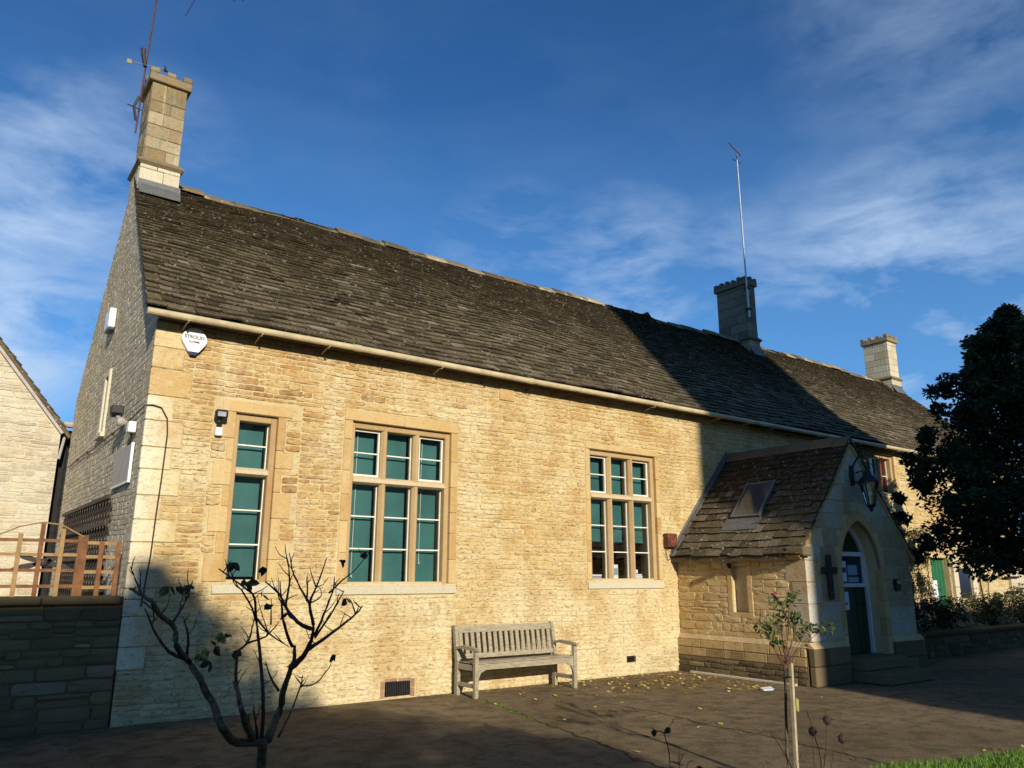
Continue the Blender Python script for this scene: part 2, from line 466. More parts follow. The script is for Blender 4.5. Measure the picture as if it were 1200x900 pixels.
def thing(name, loc, label, cat, group=None):
    o = bpy.data.objects.new(name, None)
    C.objects.link(o)
    o.location = loc
    o.empty_display_size = .2
    o['label'] = label; o['category'] = cat
    if group: o['group'] = group
    return o


def copy_tree(o, parent=None, shift=None):
    c_ = o.copy(); C.objects.link(c_); c_.parent = parent
    if shift: c_.location = o.location + Vector(shift)
    for ch in list(o.children): copy_tree(ch, c_)
    return c_


CAM = Vector((0, -9.413, 1.55))


# --- masonry -------------------------------------------------------
def fill(row, ivs, lmin, lmax):
    out = []
    for a, b in ivs:
        x = a
        while b - x > .02:
            L = U(lmin, lmax)
            if R() < .12: L *= .5
            if b - x - L < lmin * .6: L = b - x
            out.append((x, x + L)); x += L
    return out


def cut(ivs, a, b):
    r = []
    for p, q in ivs:
        if b <= p or a >= q: r.append((p, q)); continue
        if a > p: r.append((p, a))
        if b < q: r.append((b, q))
    return r


def rubble(u0, u1, v0, v1, holes=(), lmin=.12, lmax=.4, hmin=.06, hmax=.12, clip=None):
    """list of stones (ub0, ub1, ut0, ut1, va, vb)"""
    out = []
    v = v0
    while v < v1 - .02:
        h = U(hmin, hmax)
        if v1 - v - h < hmin * .6: h = v1 - v
        va, vb = v, v + h
        base = [(u0, u1)]
        if clip:
            l0, r0 = clip(va); l1, r1 = clip(vb)
            lo, hi = max(u0, min(l0, l1)), min(u1, max(r0, r1))
            if hi - lo < .04: v = vb; continue
            base = [(lo, hi)]
        full = base; parts = []
        for (ha, hb, ga, gb) in holes:
            if gb <= va + .004 or ga >= vb - .004: continue
            full = cut(full, ha, hb)
            ov_lo, ov_hi = max(va, ga), min(vb, gb)
            if ov_lo - va > .035: parts.append((ha, hb, va, ov_lo))
            if vb - ov_hi > .035: parts.append((ha, hb, ov_hi, vb))
        sts = [(a, b, va, vb) for a, b in fill(0, full, lmin, lmax)]
        for a, b, p, q in parts: sts += [(x, y, p, q) for x, y in fill(0, [(max(a, base[0][0]), min(b, base[0][1]))], lmin, lmax)]
        for a, b, p, q in sts:
            if b - a < .02: continue
            if (q - p) > .085 and R() < .16 and (b - a) > .15:
                mid = p + (q - p) * U(.4, .6)
                rows_ = [(p, mid), (mid, q)]
            else: rows_ = [(p, q)]
            for pp, qq in rows_:
                if clip:
                    l0, r0 = clip(pp); l1, r1 = clip(qq)
                    A0, B0 = max(a, l0), min(b, r0); A1, B1 = max(a, l1), min(b, r1)
                    if B0 - A0 < .03: continue
                    if B1 - A1 < .005: m_ = min(max((A1 + B1) / 2, A0), B0); A1, B1 = m_ - .004, m_ + .004
                    out.append((A0, B0, A1, B1, pp, qq))
                else: out.append((a, b, a, b, pp, qq))
        v = vb
    return out


def stone_geo(mb, fr, st, proud, joint, rnd, rough=.006, wob=0.0):
    a0, b0, a1, b1, va, vb = st
    j = joint / 2
    def W_(u, v): return wob * math.sin(u * 1.7 + v * 2.1) + wob * .6 * math.sin(u * 4.3 + v)
    pr = proud * U(.35, 1.25)
    A = [a0 + j * U(.5, 1.6), (a0 + a1) / 2 + j * U(.4, 1.4), a1 + j * U(.5, 1.6)]
    B = [b0 - j * U(.5, 1.6), (b0 + b1) / 2 - j * U(.4, 1.4), b1 - j * U(.5, 1.6)]
    lo, hi = va + j * U(.6, 1.5), vb - j * U(.6, 1.5)
    tilt = U(-1, 1) * min(.01, (hi - lo) * .08)
    rr = min(.012, (hi - lo) * .2)
    ring, back = [], []
    pts = [(0, 0), (.5, 0), (1, 0), (1, .5), (1, 1), (.5, 1), (0, 1), (0, .5)]
    for (s_, t_) in pts:
        k = int(t_ * 2)
        u = A[k] + (B[k] - A[k]) * s_
        v = lo + (hi - lo) * t_ + tilt * (s_ - .5)
        if s_ in (0, 1) and t_ in (0, 1):
            u += rr * (1 if s_ == 0 else -1) * U(.3, 1.3); v += rr * (1 if t_ == 0 else -1) * U(.3, 1)
        else: v += U(-1, 1) * rr * .4
        v += W_(u, v)
        ring.append(fr(u, v, pr + U(-rough, rough)))
        du = (.004 if s_ == 0 else -.004 if s_ == 1 else 0); dv = (.004 if t_ == 0 else -.004 if t_ == 1 else 0)
        back.append(fr(u - du, v - dv, -.012))
    cu, cv = (A[1] + B[1]) / 2, (lo + hi) / 2
    cen = fr(cu, cv + W_(cu, cv), pr + U(0, rough * 1.6))
    vs = ring + back + [cen]
    fs = [(i, (i + 1) % 8, 16) for i in range(8)] + [(i, 8 + i, 8 + (i + 1) % 8, (i + 1) % 8) for i in range(8)]
    mb.add(vs, fs, rnd)


def lay(name, stones, fr, parent, m, proud, joint, colf, nmax=300, rough=.006, wob=0.0, stuffname=None):
    """the stones that show largest become objects, the rest one joined part"""
    def key(st):
        cu, cv = (st[0] + st[1]) / 2, (st[4] + st[5]) / 2
        p = Vector(fr(cu, cv, 0))
        return -(st[1] - st[0]) * (st[5] - st[4]) / (p - CAM).length ** 2
    order = sorted(stones, key=key)
    rest = MB()
    for i, st in enumerate(order):
        cu, cv = (st[0] + st[1]) / 2, (st[4] + st[5]) / 2
        col = colf(cu, cv, st)
        if i < nmax:
            mb = MB(); stone_geo(mb, fr, st, proud, joint, col, rough, wob)
            mb.build(name, m, parent)
        else: stone_geo(rest, fr, st, proud, joint, col, rough, wob)
    if rest.v: rest.build(stuffname or 'small_' + name + 's', m, parent, kind='stuff')


def block(mb, x0, x1, y0, y1, z0, z1, col=None, bev=.008, jit=.003):
    col = col or (R(), 0, 0)
    j = lambda: U(-jit, jit)
    mb.box(x0 + j(), x1 + j(), y0 + j(), y1, z0 + j(), z1 + j(), col, bev)
    return mb


def wall_cells(u0, u1, v0, v1, holes, emit, flat=False):
    """split a wall rectangle into solid cells round its holes"""
    us = sorted({u0, u1, *[h[0] for h in holes], *[h[1] for h in holes]})
    vs = sorted({v0, v1, *[h[2] for h in holes], *[h[3] for h in holes]})
    us = [x for x in us if u0 <= x <= u1]; vs = [x for x in vs if v0 <= x <= v1]
    for i in range(len(us) - 1):
        run = None
        for k in range(len(vs) - 1):
            cu, cv = (us[i] + us[i + 1]) / 2, (vs[k] + vs[k + 1]) / 2
            solid = not any(h[0] < cu < h[1] and h[2] < cv < h[3] for h in holes)
            if solid: run = (run[0], vs[k + 1]) if run else (vs[k], vs[k + 1])
            if (not solid or k == len(vs) - 2) and run:
                emit(us[i], us[i + 1], run[0], run[1]); run = None

# rose skeletons, metres
ROSE_BIG = [(0.03,[(1.511,-5.272,0.364),(1.471,-5.328,0.62),(1.438,-5.427,0.76)]),(0.024,[(1.438,-5.427,0.76),(1.307,-5.436,0.776),(1.171,-5.654,0.881),(1.176,-5.424,0.963),(1.111,-5.425,1.074),(1.096,-5.283,1.134),(0.96,-5.566,1.234),(0.951,-5.522,1.312),(0.861,-5.617,1.376),(0.819,-5.629,1.434),(0.811,-5.473,1.453),(0.787,-5.322,1.48)]),(0.012,[(1.07,-5.319,1.151),(0.928,-5.568,1.213),(0.864,-5.533,1.304),(0.791,-5.653,1.402)]),(0.007,[(0.811,-5.473,1.453),(0.804,-5.325,1.523),(0.761,-5.394,1.583)]),(0.006,[(0.811,-5.409,1.464),(0.831,-5.309,1.523),(0.816,-5.328,1.572)]),(0.009,[(0.957,-5.487,1.339),(1.013,-5.399,1.4),(1.033,-5.41,1.474),(1.035,-5.435,1.517)]),(0.006,[(0.861,-5.617,1.376),(0.804,-5.659,1.413),(0.796,-5.502,1.437),(0.757,-5.267,1.428)]),(0.006,[(0.819,-5.629,1.434),(0.837,-5.629,1.366),(0.849,-5.567,1.329)]),(0.01,[(1.079,-5.309,1.149),(1.02,-5.508,1.274),(1.015,-5.412,1.352)]),(0.014,[(1.388,-5.42,0.777),(1.234,-5.696,0.947),(1.289,-5.424,1.026),(1.324,-5.293,1.159),(1.393,-5.215,1.202),(1.456,-5.091,1.272),(1.443,-5.167,1.371)]),(0.022,[(1.388,-5.42,0.777),(1.246,-5.683,0.933),(1.25,-5.62,0.981),(1.276,-5.42,1.044)]),(0.013,[(1.437,-5.41,0.77),(1.392,-5.515,0.968),(1.433,-5.314,1.142),(1.469,-5.11,1.3),(1.39,-5.292,1.429),(1.344,-5.297,1.469),(1.293,-5.228,1.522),(1.151,-5.446,1.573)]),(0.008,[(1.469,-5.11,1.3),(1.425,-5.159,1.371),(1.33,-5.256,1.469),(1.299,-5.211,1.508),(1.167,-5.536,1.61)]),(0.008,[(1.393,-5.215,1.202),(1.433,-5.37,1.242),(1.456,-5.478,1.317)]),(0.009,[(1.472,-5.118,1.314),(1.44,-5.384,1.262),(1.549,-5.403,1.188)]),(0.006,[(1.458,-5.364,1.299),(1.466,-5.32,1.428)]),(0.026,[(1.473,-5.402,0.764),(1.601,-5.182,0.845),(1.566,-5.341,0.996),(1.583,-5.382,1.114),(1.567,-5.428,1.195)]),(0.012,[(1.555,-5.422,1.195),(1.449,-5.571,1.31),(1.506,-5.362,1.402),(1.466,-5.43,1.51)]),(0.02,[(1.574,-5.375,1.088),(1.605,-5.447,1.144),(1.623,-5.494,1.223),(1.587,-5.602,1.307)]),(0.012,[(1.587,-5.602,1.307),(1.547,-5.632,1.41),(1.669,-5.41,1.482),(1.795,-5.231,1.636)]),(0.014,[(1.583,-5.58,1.287),(1.474,-5.677,1.326),(1.505,-5.425,1.391),(1.485,-5.37,1.456),(1.395,-5.416,1.51)]),(0.01,[(1.635,-5.51,1.249),(1.648,-5.582,1.355),(1.712,-5.52,1.456),(1.808,-5.325,1.536)]),(0.013,[(1.611,-5.461,1.17),(1.674,-5.508,1.222),(1.828,-5.384,1.274),(2.009,-5.189,1.33),(2.079,-5.125,1.37)]),(0.006,[(2.009,-5.189,1.33),(1.926,-5.289,1.407),(1.848,-5.387,1.422)]),(0.008,[(1.64,-5.502,1.235),(1.718,-5.49,1.336),(1.783,-5.463,1.427),(1.81,-5.449,1.468)]),(0.008,[(1.505,-5.425,1.391),(1.527,-5.398,1.509),(1.524,-5.373,1.59),(1.582,-5.159,1.684)]),(0.009,[(1.547,-5.632,1.41),(1.597,-5.372,1.482),(1.541,-5.385,1.576),(1.591,-5.2,1.662)]),(0.007,[(1.554,-5.578,1.421),(1.663,-5.306,1.536)]),(0.006,[(1.669,-5.41,1.482),(1.672,-5.293,1.591)]),(0.007,[(1.694,-5.525,1.457),(1.799,-5.417,1.508),(1.884,-5.393,1.564),(1.94,-5.463,1.663)]),(0.01,[(1.524,-5.364,0.976),(1.485,-5.345,1.04),(1.477,-5.272,1.111)]),(0.01,[(1.547,-5.348,0.76),(1.692,-5.1,0.813),(1.714,-5.169,0.953),(1.646,-5.362,1.043)]),(0.006,[(1.719,-5.191,0.968),(1.807,-5.16,0.972),(1.792,-5.357,1.073),(1.759,-5.474,1.137)]),(0.006,[(1.719,-5.191,0.968),(1.587,-5.385,1.056)]),(0.012,[(1.373,-5.425,0.779),(1.287,-5.633,0.922)]),(0.012,[(1.473,-5.402,0.764),(1.54,-5.262,0.811)]),(0.01,[(1.416,-5.414,0.773),(1.316,-5.609,0.962)]),(0.005,[(2.009,-5.189,1.33),(2.039,-5.156,1.372),(1.96,-5.251,1.405)]),(0.005,[(0.861,-5.617,1.376),(0.896,-5.594,1.409),(0.907,-5.569,1.466)]),(0.005,[(1.44,-5.384,1.262),(1.479,-5.176,1.329),(1.391,-5.324,1.443)]),(0.005,[(1.484,-5.54,1.37),(1.497,-5.342,1.429),(1.454,-5.438,1.536)]),(0.005,[(1.547,-5.632,1.41),(1.638,-5.559,1.445),(1.699,-5.333,1.508)])]
ROSE_BIG_LEAF = [(0.949,-5.501,1.494),(0.921,-5.498,1.494),(0.992,-5.471,1.497),(1.196,-5.497,1.605),(1.421,-5.348,1.578),(1.881,-5.235,1.63),(1.935,-5.458,1.649),(1.868,-5.361,1.417),(1.776,-5.467,1.142),(1.343,-5.287,1.509),(1.404,-5.346,1.45),(1.483,-5.272,1.393),(1.323,-5.232,1.168),(1.194,-5.306,1.13),(1.259,-5.126,1.189),(1.484,-5.54,1.37)]
ROSE_BIG_BLOOM = [(1.327,-5.043,1.233),(1.158,-5.241,1.164)]
ROSE_STD = [(0.012,[(5.273,-5.647,0.018),(5.409,-5.557,0.151),(5.512,-5.516,0.615),(5.351,-5.647,0.887)]),(0.0035,[(5.337,-5.646,0.88),(5.187,-5.657,1.047),(5.024,-5.68,1.213)]),(0.0035,[(5.367,-5.637,0.877),(5.277,-5.642,1.058),(5.149,-5.672,1.241)]),(0.0035,[(5.398,-5.627,0.874),(5.359,-5.63,1.129),(5.534,-5.471,1.38)]),(0.0035,[(5.337,-5.646,0.88),(5.532,-5.58,1.153),(5.742,-5.461,1.449)]),(0.0035,[(5.367,-5.637,0.877),(5.489,-5.592,1.147),(5.745,-5.504,1.431)]),(0.0035,[(5.398,-5.627,0.874),(5.365,-5.625,1.053),(5.294,-5.669,1.237)]),(0.0035,[(5.337,-5.646,0.88),(5.581,-5.571,1.065),(5.713,-5.569,1.273)]),(0.0035,[(5.367,-5.637,0.877),(5.635,-5.585,1.019),(6.024,-5.448,1.166)]),(0.0035,[(5.398,-5.627,0.874),(5.754,-5.555,1.012),(6.307,-5.469,1.158)]),(0.0035,[(5.337,-5.646,0.88),(5.664,-5.581,1.007),(6.167,-5.448,1.138)]),(0.0035,[(5.367,-5.637,0.877),(5.513,-5.621,1.004),(5.845,-5.488,1.124)]),(0.0035,[(5.398,-5.627,0.874),(5.313,-5.67,0.985),(5.282,-5.643,1.087)]),(0.0035,[(5.337,-5.646,0.88),(5.23,-5.675,0.986),(5.196,-5.665,1.084)]),(0.0035,[(5.367,-5.637,0.877),(5.289,-5.645,1.033),(5.13,-5.712,1.195)]),(0.0035,[(5.398,-5.627,0.874),(5.492,-5.588,1.079),(5.497,-5.615,1.297)]),(0.0035,[(5.337,-5.646,0.88),(5.545,-5.593,1.043),(5.682,-5.554,1.221)]),(0.0035,[(5.367,-5.637,0.877),(5.385,-5.618,1.11),(5.531,-5.544,1.346)])]
ROSE_STD_LEAF = [(5.024,-5.68,1.213),(5.149,-5.672,1.241),(5.534,-5.471,1.38),(5.742,-5.461,1.449),(5.745,-5.504,1.431),(5.294,-5.669,1.237),(5.713,-5.569,1.273),(6.024,-5.448,1.166),(6.307,-5.469,1.158),(6.167,-5.448,1.138),(5.845,-5.488,1.124),(5.282,-5.643,1.087),(5.196,-5.665,1.084),(5.13,-5.712,1.195),(5.497,-5.615,1.297),(5.682,-5.554,1.221),(5.531,-5.544,1.346)]
STAKE = [(0,[(5.456,-5.6,-0.018),(5.492,-5.6,0.891)])]
ROSE_HIP = [(0.006,[(5.079,-6.03,0.138),(5.055,-6.081,0.32),(4.839,-6.184,0.557),(4.889,-6.113,0.669)]),(0.006,[(5.089,-6.044,0.167),(5.085,-6.09,0.346),(4.957,-6.215,0.619)]),(0.004,[(5.035,-6.042,0.147),(4.988,-6.069,0.326),(4.837,-6.178,0.559)]),(0.005,[(5.163,-6.009,0.122),(5.135,-6.106,0.314),(5.096,-6.175,0.5)]),(0.004,[(5.184,-6.004,0.118),(5.217,-6.122,0.307),(5.227,-6.142,0.466)]),(0.005,[(4.764,-6.115,0.201),(4.62,-6.117,0.422),(4.614,-6.006,0.561)]),(0.004,[(4.659,-6.138,0.22),(4.778,-6.076,0.327),(4.79,-6.121,0.429)]),(0.004,[(5.065,-6.086,0.348),(5.142,-6.131,0.431),(5.226,-6.131,0.436)])]
HIPS = [(4.957,-6.215,0.619),(4.837,-6.178,0.559),(5.229,-6.14,0.463)]
ROSE_TWIG = [(0.004,[(3.283,-6.352,0.448),(3.387,-6.259,0.54),(3.406,-6.237,0.61),(3.296,-6.308,0.73),(3.262,-6.285,0.743),(3.239,-6.285,0.758)]),(0.003,[(3.296,-6.308,0.73),(3.33,-6.324,0.767),(3.364,-6.333,0.803)]),(0.004,[(3.352,-6.333,0.434),(3.464,-6.252,0.529),(3.473,-6.276,0.596),(3.479,-6.285,0.603)]),(0.003,[(3.475,-6.248,0.54),(3.453,-6.269,0.597),(3.465,-6.258,0.633)]),(0.003,[(3.429,-6.313,0.419),(3.489,-6.285,0.532),(3.522,-6.286,0.56),(3.525,-6.319,0.564)])]
ROSE_TWIG_LEAF = [(3.332,-6.327,0.758),(3.512,-6.336,0.547),(3.25,-6.284,0.753)]

# ================================================================== setting
g = MB()
g.add([(-400, -400, 0), (400, -400, 0), (400, 400, 0), (-400, 400, 0)], [(0, 1, 2, 3)])
g.build('ground', M_ground, kind='structure')
g = MB()
edge = [(6.3, -5.62), (6.95, -5.72), (7.3, -5.9), (8.3, -6.07), (10.0, -6.4), (14, -6.9), (26, -7.6), (26, -14), (6.0, -14), (6.0, -6.2)]
g.add([(x, y, .012) for x, y in edge], [tuple(range(len(edge)))])
g.build('lawn', M_turf, kind='structure')

# ================================================================== the schoolhouse
X0, X1, RY, RZ, EY, EZ, K = 1.77, 24.6, 3.2, 7.70, -.22, 4.50, .9357
BY = 6.4
house = thing('schoolhouse', (10, 3, 0), 'long single storey honey coloured rubble stone schoolhouse with steep stone slate roof and three chimneys', 'building')

WIN = [(2.76, 3.30, 1.46, 3.46), (4.29, 5.85, 1.43, 3.54), (8.50, 10.05, 1.47, 3.57), (17.16, 18.26, 3.42, 4.34)]
fr_front = lambda u, v, w_: (u, -w_, v)
fr_gable = lambda u, v, w_: (X0 - w_, u, v)

mb = MB()
DOORH = (19.45, 20.35, 0, 1.98)
wall_cells(X0, X1, 0, 4.58, WIN + [DOORH, (5.0 - .07, 5.30, .03, .21), (9.22, 9.43, .19, .29)], lambda a, b, c_, d: mb.box(a, b, 0, .42, c_, d, (R(), 0, 0)))
front = mb.build('front_wall', M_mortar, house)


def front_col(u, v, st):
    wash = 0.0
    wash += max(0, 1 - abs(u - 1.9) / .55) * .25
    wash += max(0, .55 - v) * .9                                     # limewashed base
    if 4.4 < u < 6.0 and .75 < v < 1.35: wash += .7                  # patched below the window
    if 2.2 < u < 2.9 and 2.4 < v < 4.0: wash += .10
    if u > 6.4 and v < 1.3: wash += .20
    r = random.betavariate(2.0, 1.7)
    pn = math.sin(u * 1.9 + 2.2 * math.sin(v * 1.7)) * math.sin(v * 2.6 + 1.3 * math.sin(u * 1.1 + 2)) 
    r = r * (.86 + .22 * pn) + .04
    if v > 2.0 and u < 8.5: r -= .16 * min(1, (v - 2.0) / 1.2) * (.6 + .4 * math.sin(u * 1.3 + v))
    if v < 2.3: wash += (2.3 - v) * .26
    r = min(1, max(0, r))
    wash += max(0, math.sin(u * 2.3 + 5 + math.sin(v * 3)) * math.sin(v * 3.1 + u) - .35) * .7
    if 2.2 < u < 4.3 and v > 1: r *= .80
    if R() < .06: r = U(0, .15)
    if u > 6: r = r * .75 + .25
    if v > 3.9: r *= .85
    if 3.86 < u < 4.1 and v > 3.5: wash += .45
    if 5.95 < u < 6.4 and 2.2 < v < 3.9: wash += .3
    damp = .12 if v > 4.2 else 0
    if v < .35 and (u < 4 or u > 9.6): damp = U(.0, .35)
    return (r, min(wash, .9), damp)


surround = [(2.50, 3.60, 1.30, 3.62), (4.175, 5.965, 1.28, 3.70), (8.405, 10.145, 1.32, 3.69), (17.06, 18.36, 3.34, 4.46)]
QH = []
z = 0.55; k = 0
quoins = []
while z < 4.42:
    h = U(.22, .34)
    wq = .42 if k % 2 else .27
    wq += U(-.04, .06)
    quoins.append((X0 - .012, X0 + wq, z, min(z + h, 4.44)))
    z += h; k += 1
holes = [(a, b, c_, d) for a, b, c_, d in surround] + [(a, b, c_, d) for a, b, c_, d in quoins] + [DOORH, (4.86, 5.38, .0, .26), (9.19, 9.46, .16, .32), (6.68, 6.98, 4.14, 4.40)]
st = rubble(X0 + .0, 16.9, 0.0, 4.46, holes, .12, .42, .048, .098)
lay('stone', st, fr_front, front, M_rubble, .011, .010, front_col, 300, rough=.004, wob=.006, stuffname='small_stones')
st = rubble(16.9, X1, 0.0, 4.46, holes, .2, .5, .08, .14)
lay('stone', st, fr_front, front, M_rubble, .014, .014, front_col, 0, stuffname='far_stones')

for i, (a, b, c_, d) in enumerate(quoins):
    mb = MB(); block(mb, a, b, -.016, .05, c_ + .006, d - .006, (U(.3, .9), 0, 0), .006)
    k1 = .9 if d < 3.7 else .1
    mb.c = [(q[0], max(0, k1 * (1 - (p[0] - X0) / .38)) if p[0] > X0 else k1, 0) for p, q in zip(mb.v, mb.c)]
    mb.build('quoin', M_quoin, house)
mb = MB(); block(mb, 6.69, 6.97, -.02, .05, 4.15, 4.39, (.3, 0, 0)); mb.build('wall_block', M_ashlar, house)

# --- window surrounds: long and short ashlar -------------------------
def surround_stones(a, b, c_, d, wide, head, sill, style):
    mb = MB(); block(mb, a - wide - (.06 if style == 'ls' else 0), (a + b) / 2 - .003 if style != 'ls' else b + wide + .06, -.016, .08, d + .003, d + head, (U(.3, .7), .05, 0), .005)
    mb.build('lintel_stone', M_ashlar, house)
    if style != 'ls':
        mb = MB(); block(mb, (a + b) / 2 + .003, b + wide, -.016, .08, d + .003, d + head, (U(.3, .7), .05, 0), .005); mb.build('lintel_stone', M_ashlar, house)
    for sgn, xe in ((-1, a), (1, b)):
        z = c_; k = 0 if sgn < 0 else 1
        while z < d - .02:
            h = U(.22, .34) if style == 'ls' else U(.26, .42)
            if d - z - h < .14: h = d - z
            wd = wide if style != 'ls' else (wide + (.10 if k % 2 == 0 else -.02) + U(-.015, .02))
            x0, x1 = (xe - wd, xe + .007) if sgn < 0 else (xe - .007, xe + wd)
            mb = MB(); block(mb, x0, x1, -.014, .10, z + .004, z + h - .004, (R(), .0, 0), .005, .002)
            mb.build('jamb_stone', M_ashlar, house)
            if style == 'ls' and k % 2 == 1:
                # small rubble between the long stones
                x0r, x1r = (xe - .26, xe - wd - .012) if sgn < 0 else (xe + wd + .012, xe + .30)
                if x1r - x0r > .05:
                    zz = z
                    while zz < z + h - .03:
                        hh = min(U(.08, .12), z + h - zz)
                        m2 = MB(); stone_geo(m2, fr_front, (x0r, x1r, x0r, x1r, zz, zz + hh), .016, .014, (R() * .8, 0, 0)); m2.build('stone', M_rubble, front); zz += hh
            z += h; k += 1
    mb = MB()
    if sill:
        mb.prism([(a - wide, .09, c_ + .0), (a - wide, -.018, c_ - .035), (a - wide, -.03, c_ - .05), (a - wide, -.03, c_ - .13), (a - wide, .09, c_ - .13)], (b - a + 2 * wide, 0, 0), (U(.5, .8), .4, .12))
        mb.build('sill', M_pale, house)


surround_stones(2.76, 3.30, 1.46, 3.46, .10, .14, True, 'ls')
surround_stones(4.29, 5.85, 1.43, 3.54, .105, .15, True, 'b')
surround_stones(8.50, 10.05, 1.47, 3.57, .085, .11, True, 'b')
surround_stones(17.16, 18.26, 3.42, 4.34, .10, .12, False, 'b')
# rubble filling between long stones and field of the left window
st = [s_ for s_ in rubble(2.50, 2.63, 1.3, 1.46, (), .13, .13, .07, .1)]
lay('stone', st, fr_front, front, M_rubble, .016, .013, front_col, 20)


def window(a, b, c_, d, nl, tz, cases, blind, label, cords=(), bars=3):
    jw, mw = .075, .10
    yf, yb = .050, .215
    mb = MB()
    mb.box(a - .01, a + jw, yf, yb, c_, d, (R(), 0, 0), .008); mb.box(b - jw, b + .01, yf, yb, c_, d, (R(), 0, 0), .008)
    mb.box(a + jw - .004, b - jw + .004, yf + .002, yb, d - .085, d + .01, (R(), 0, 0), .008)
    mb.box(a + jw - .004, b - jw + .004, yf + .002, yb, c_ - .02, c_ + .025, (R(), .4, 0), .008)
    win = mb.build('window', M_frame, house, label=label)
    lw = (b - a - 2 * jw - (nl - 1) * mw) / nl
    xs = [a + jw + i * (lw + mw) for i in range(nl)]
    for i in range(nl - 1):
        x = xs[i] + lw; m2 = MB()
        m2.prism([(x, yb, c_ + .02), (x, yf + .045, c_ + .02), (x + .03, yf + .004, c_ + .02), (x + mw - .03, yf + .004, c_ + .02), (x + mw, yf + .045, c_ + .02), (x + mw, yb, c_ + .02)], (0, 0, d - .08 - c_ - .02), (R(), 0, 0))
        m2.build('mullion', M_frame, win)
    if tz:
        m2 = MB()
        m2.prism([(a + jw - .005, yb - .004, tz + .05), (a + jw - .005, yf + .05, tz + .05), (a + jw - .005, yf - .012, tz + .015), (a + jw - .005, yf - .012, tz - .03), (a + jw - .005, yf + .03, tz - .05), (a + jw - .005, yb - .004, tz - .05)], (b - a - 2 * jw + .01, 0, 0), (1, .5, 0))
        m2.build('transom', M_frame, win)
    for i, x in enumerate(xs):
        tiers = [(c_ + .025, tz - .05, bars), (tz + .05, d - .085, 2)] if tz else [(c_ + .025, d - .085, bars)]
        for ti, (z0, z1, nb) in enumerate(tiers):
            yg = .165
            case = (ti == len(tiers) - 1) and i in cases
            if case:
                m2 = MB(); w_ = .026; y0, y1 = .112, .150
                m2.box(x + .004, x + w_, y0, y1, z0 + .004, z1 - .004, bev=.003); m2.box(x + lw - w_, x + lw - .004, y0, y1, z0 + .004, z1 - .004, bev=.003)
                m2.box(x + w_, x + lw - w_, y0 + .001, y1, z0 + .004, z0 + w_ + .004, bev=.003); m2.box(x + w_, x + lw - w_, y0 + .001, y1, z1 - w_ - .004, z1 - .004, bev=.003)
                m2.build('casement_frame', M_white, win)
                yg = .134
            else:
                m2 = MB(); w_ = .010
                m2.box(x, x + w_, .150, .175, z0, z1); m2.build('pane_frame', M_white, win); m2 = MB(); m2.box(x + lw - w_, x + lw, .150, .175, z0, z1)
                m2.build('pane_frame', M_white, win)
            for k in range(nb):
                p0 = z0 + (z1 - z0) * k / nb; p1 = z0 + (z1 - z0) * (k + 1) / nb
                m2 = MB(); m2.add([(x + .008, yg, p0), (x + lw - .008, yg, p0), (x + lw - .008, yg + U(-.003, .003), p1), (x + .008, yg + U(-.003, .003), p1)], [(0, 1, 2, 3)])
                m2.build('pane', M_glass, win)
                if k:
                    m2 = MB(); m2.box(x + .009, x + lw - .009, yg - .012, yg + .008, p0 - .009, p0 + .009, bev=.003); m2.build('glazing_bar', M_white, win)
            if blind:
                bz = max(z0 - .03, blind) if blind > 0 else z0
                if bz < z1 - .1:
                    m2 = MB()
                    n = 5
                    X_ = [x + .004 + (lw - .02) * q / n for q in range(n + 1)]
                    vs = []
                    for q, xx in enumerate(X_):
                        off = .004 * math.sin(q * 1.3 + i + ti)
                        vs += [(xx, .268 + off, bz), (xx, .268 + off * .5, z1 + .02)]
                    m2.add(vs, [(2 * q, 2 * q + 2, 2 * q + 3, 2 * q + 1) for q in range(n)])
                    m2.box(x + .004, x + lw - .016, .262, .274, bz - .012, bz + .004)
                    m2.build('blind', M_blind, win)
            if (i, ti) in cords:
                m2 = MB(); xx = x + lw * .33
                zb = z0 + (z1 - z0) * cords[(i, ti)]
                m2.tube([(xx, .245, z1), (xx - .004, .245, (z0 + z1) / 2), (xx - .008, .243, zb)], .0045, 5)
                m2.tube([(xx - .008, .243, zb + .03), (xx + .01, .243, zb - .05)], .004, 5); m2.ball((xx - .004, .243, zb - .03), .012, 6, 4)
                m2.build('blind_cord', M_white, win)
    return win


window(2.76, 3.30, 1.46, 3.46, 1, 2.76, (), .0001 + 1.53, 'narrow left window of two tiers with lowered teal blind')
window(4.29, 5.85, 1.43, 3.54, 3, 2.77, (0, 2), -1, 'three light stone mullioned window with closed teal blinds and white cords', {(0, 0): .08, (2, 0): .22, (0, 1): .02, (2, 1): .02})
window(8.50, 10.05, 1.47, 3.57, 3, 2.82, (0, 2), 2.10, 'three light stone mullioned window with half lowered teal blinds')
w4 = window(17.16, 18.26, 3.42, 4.34, 2, None, (0,), 0, 'small two light upper window with red curtain beside the porch gable', bars=2)
mb = MB(); mb.box(17.95, 18.2, .28, .30, 3.42, 4.3); mb.build('curtain', M_curtain, w4)

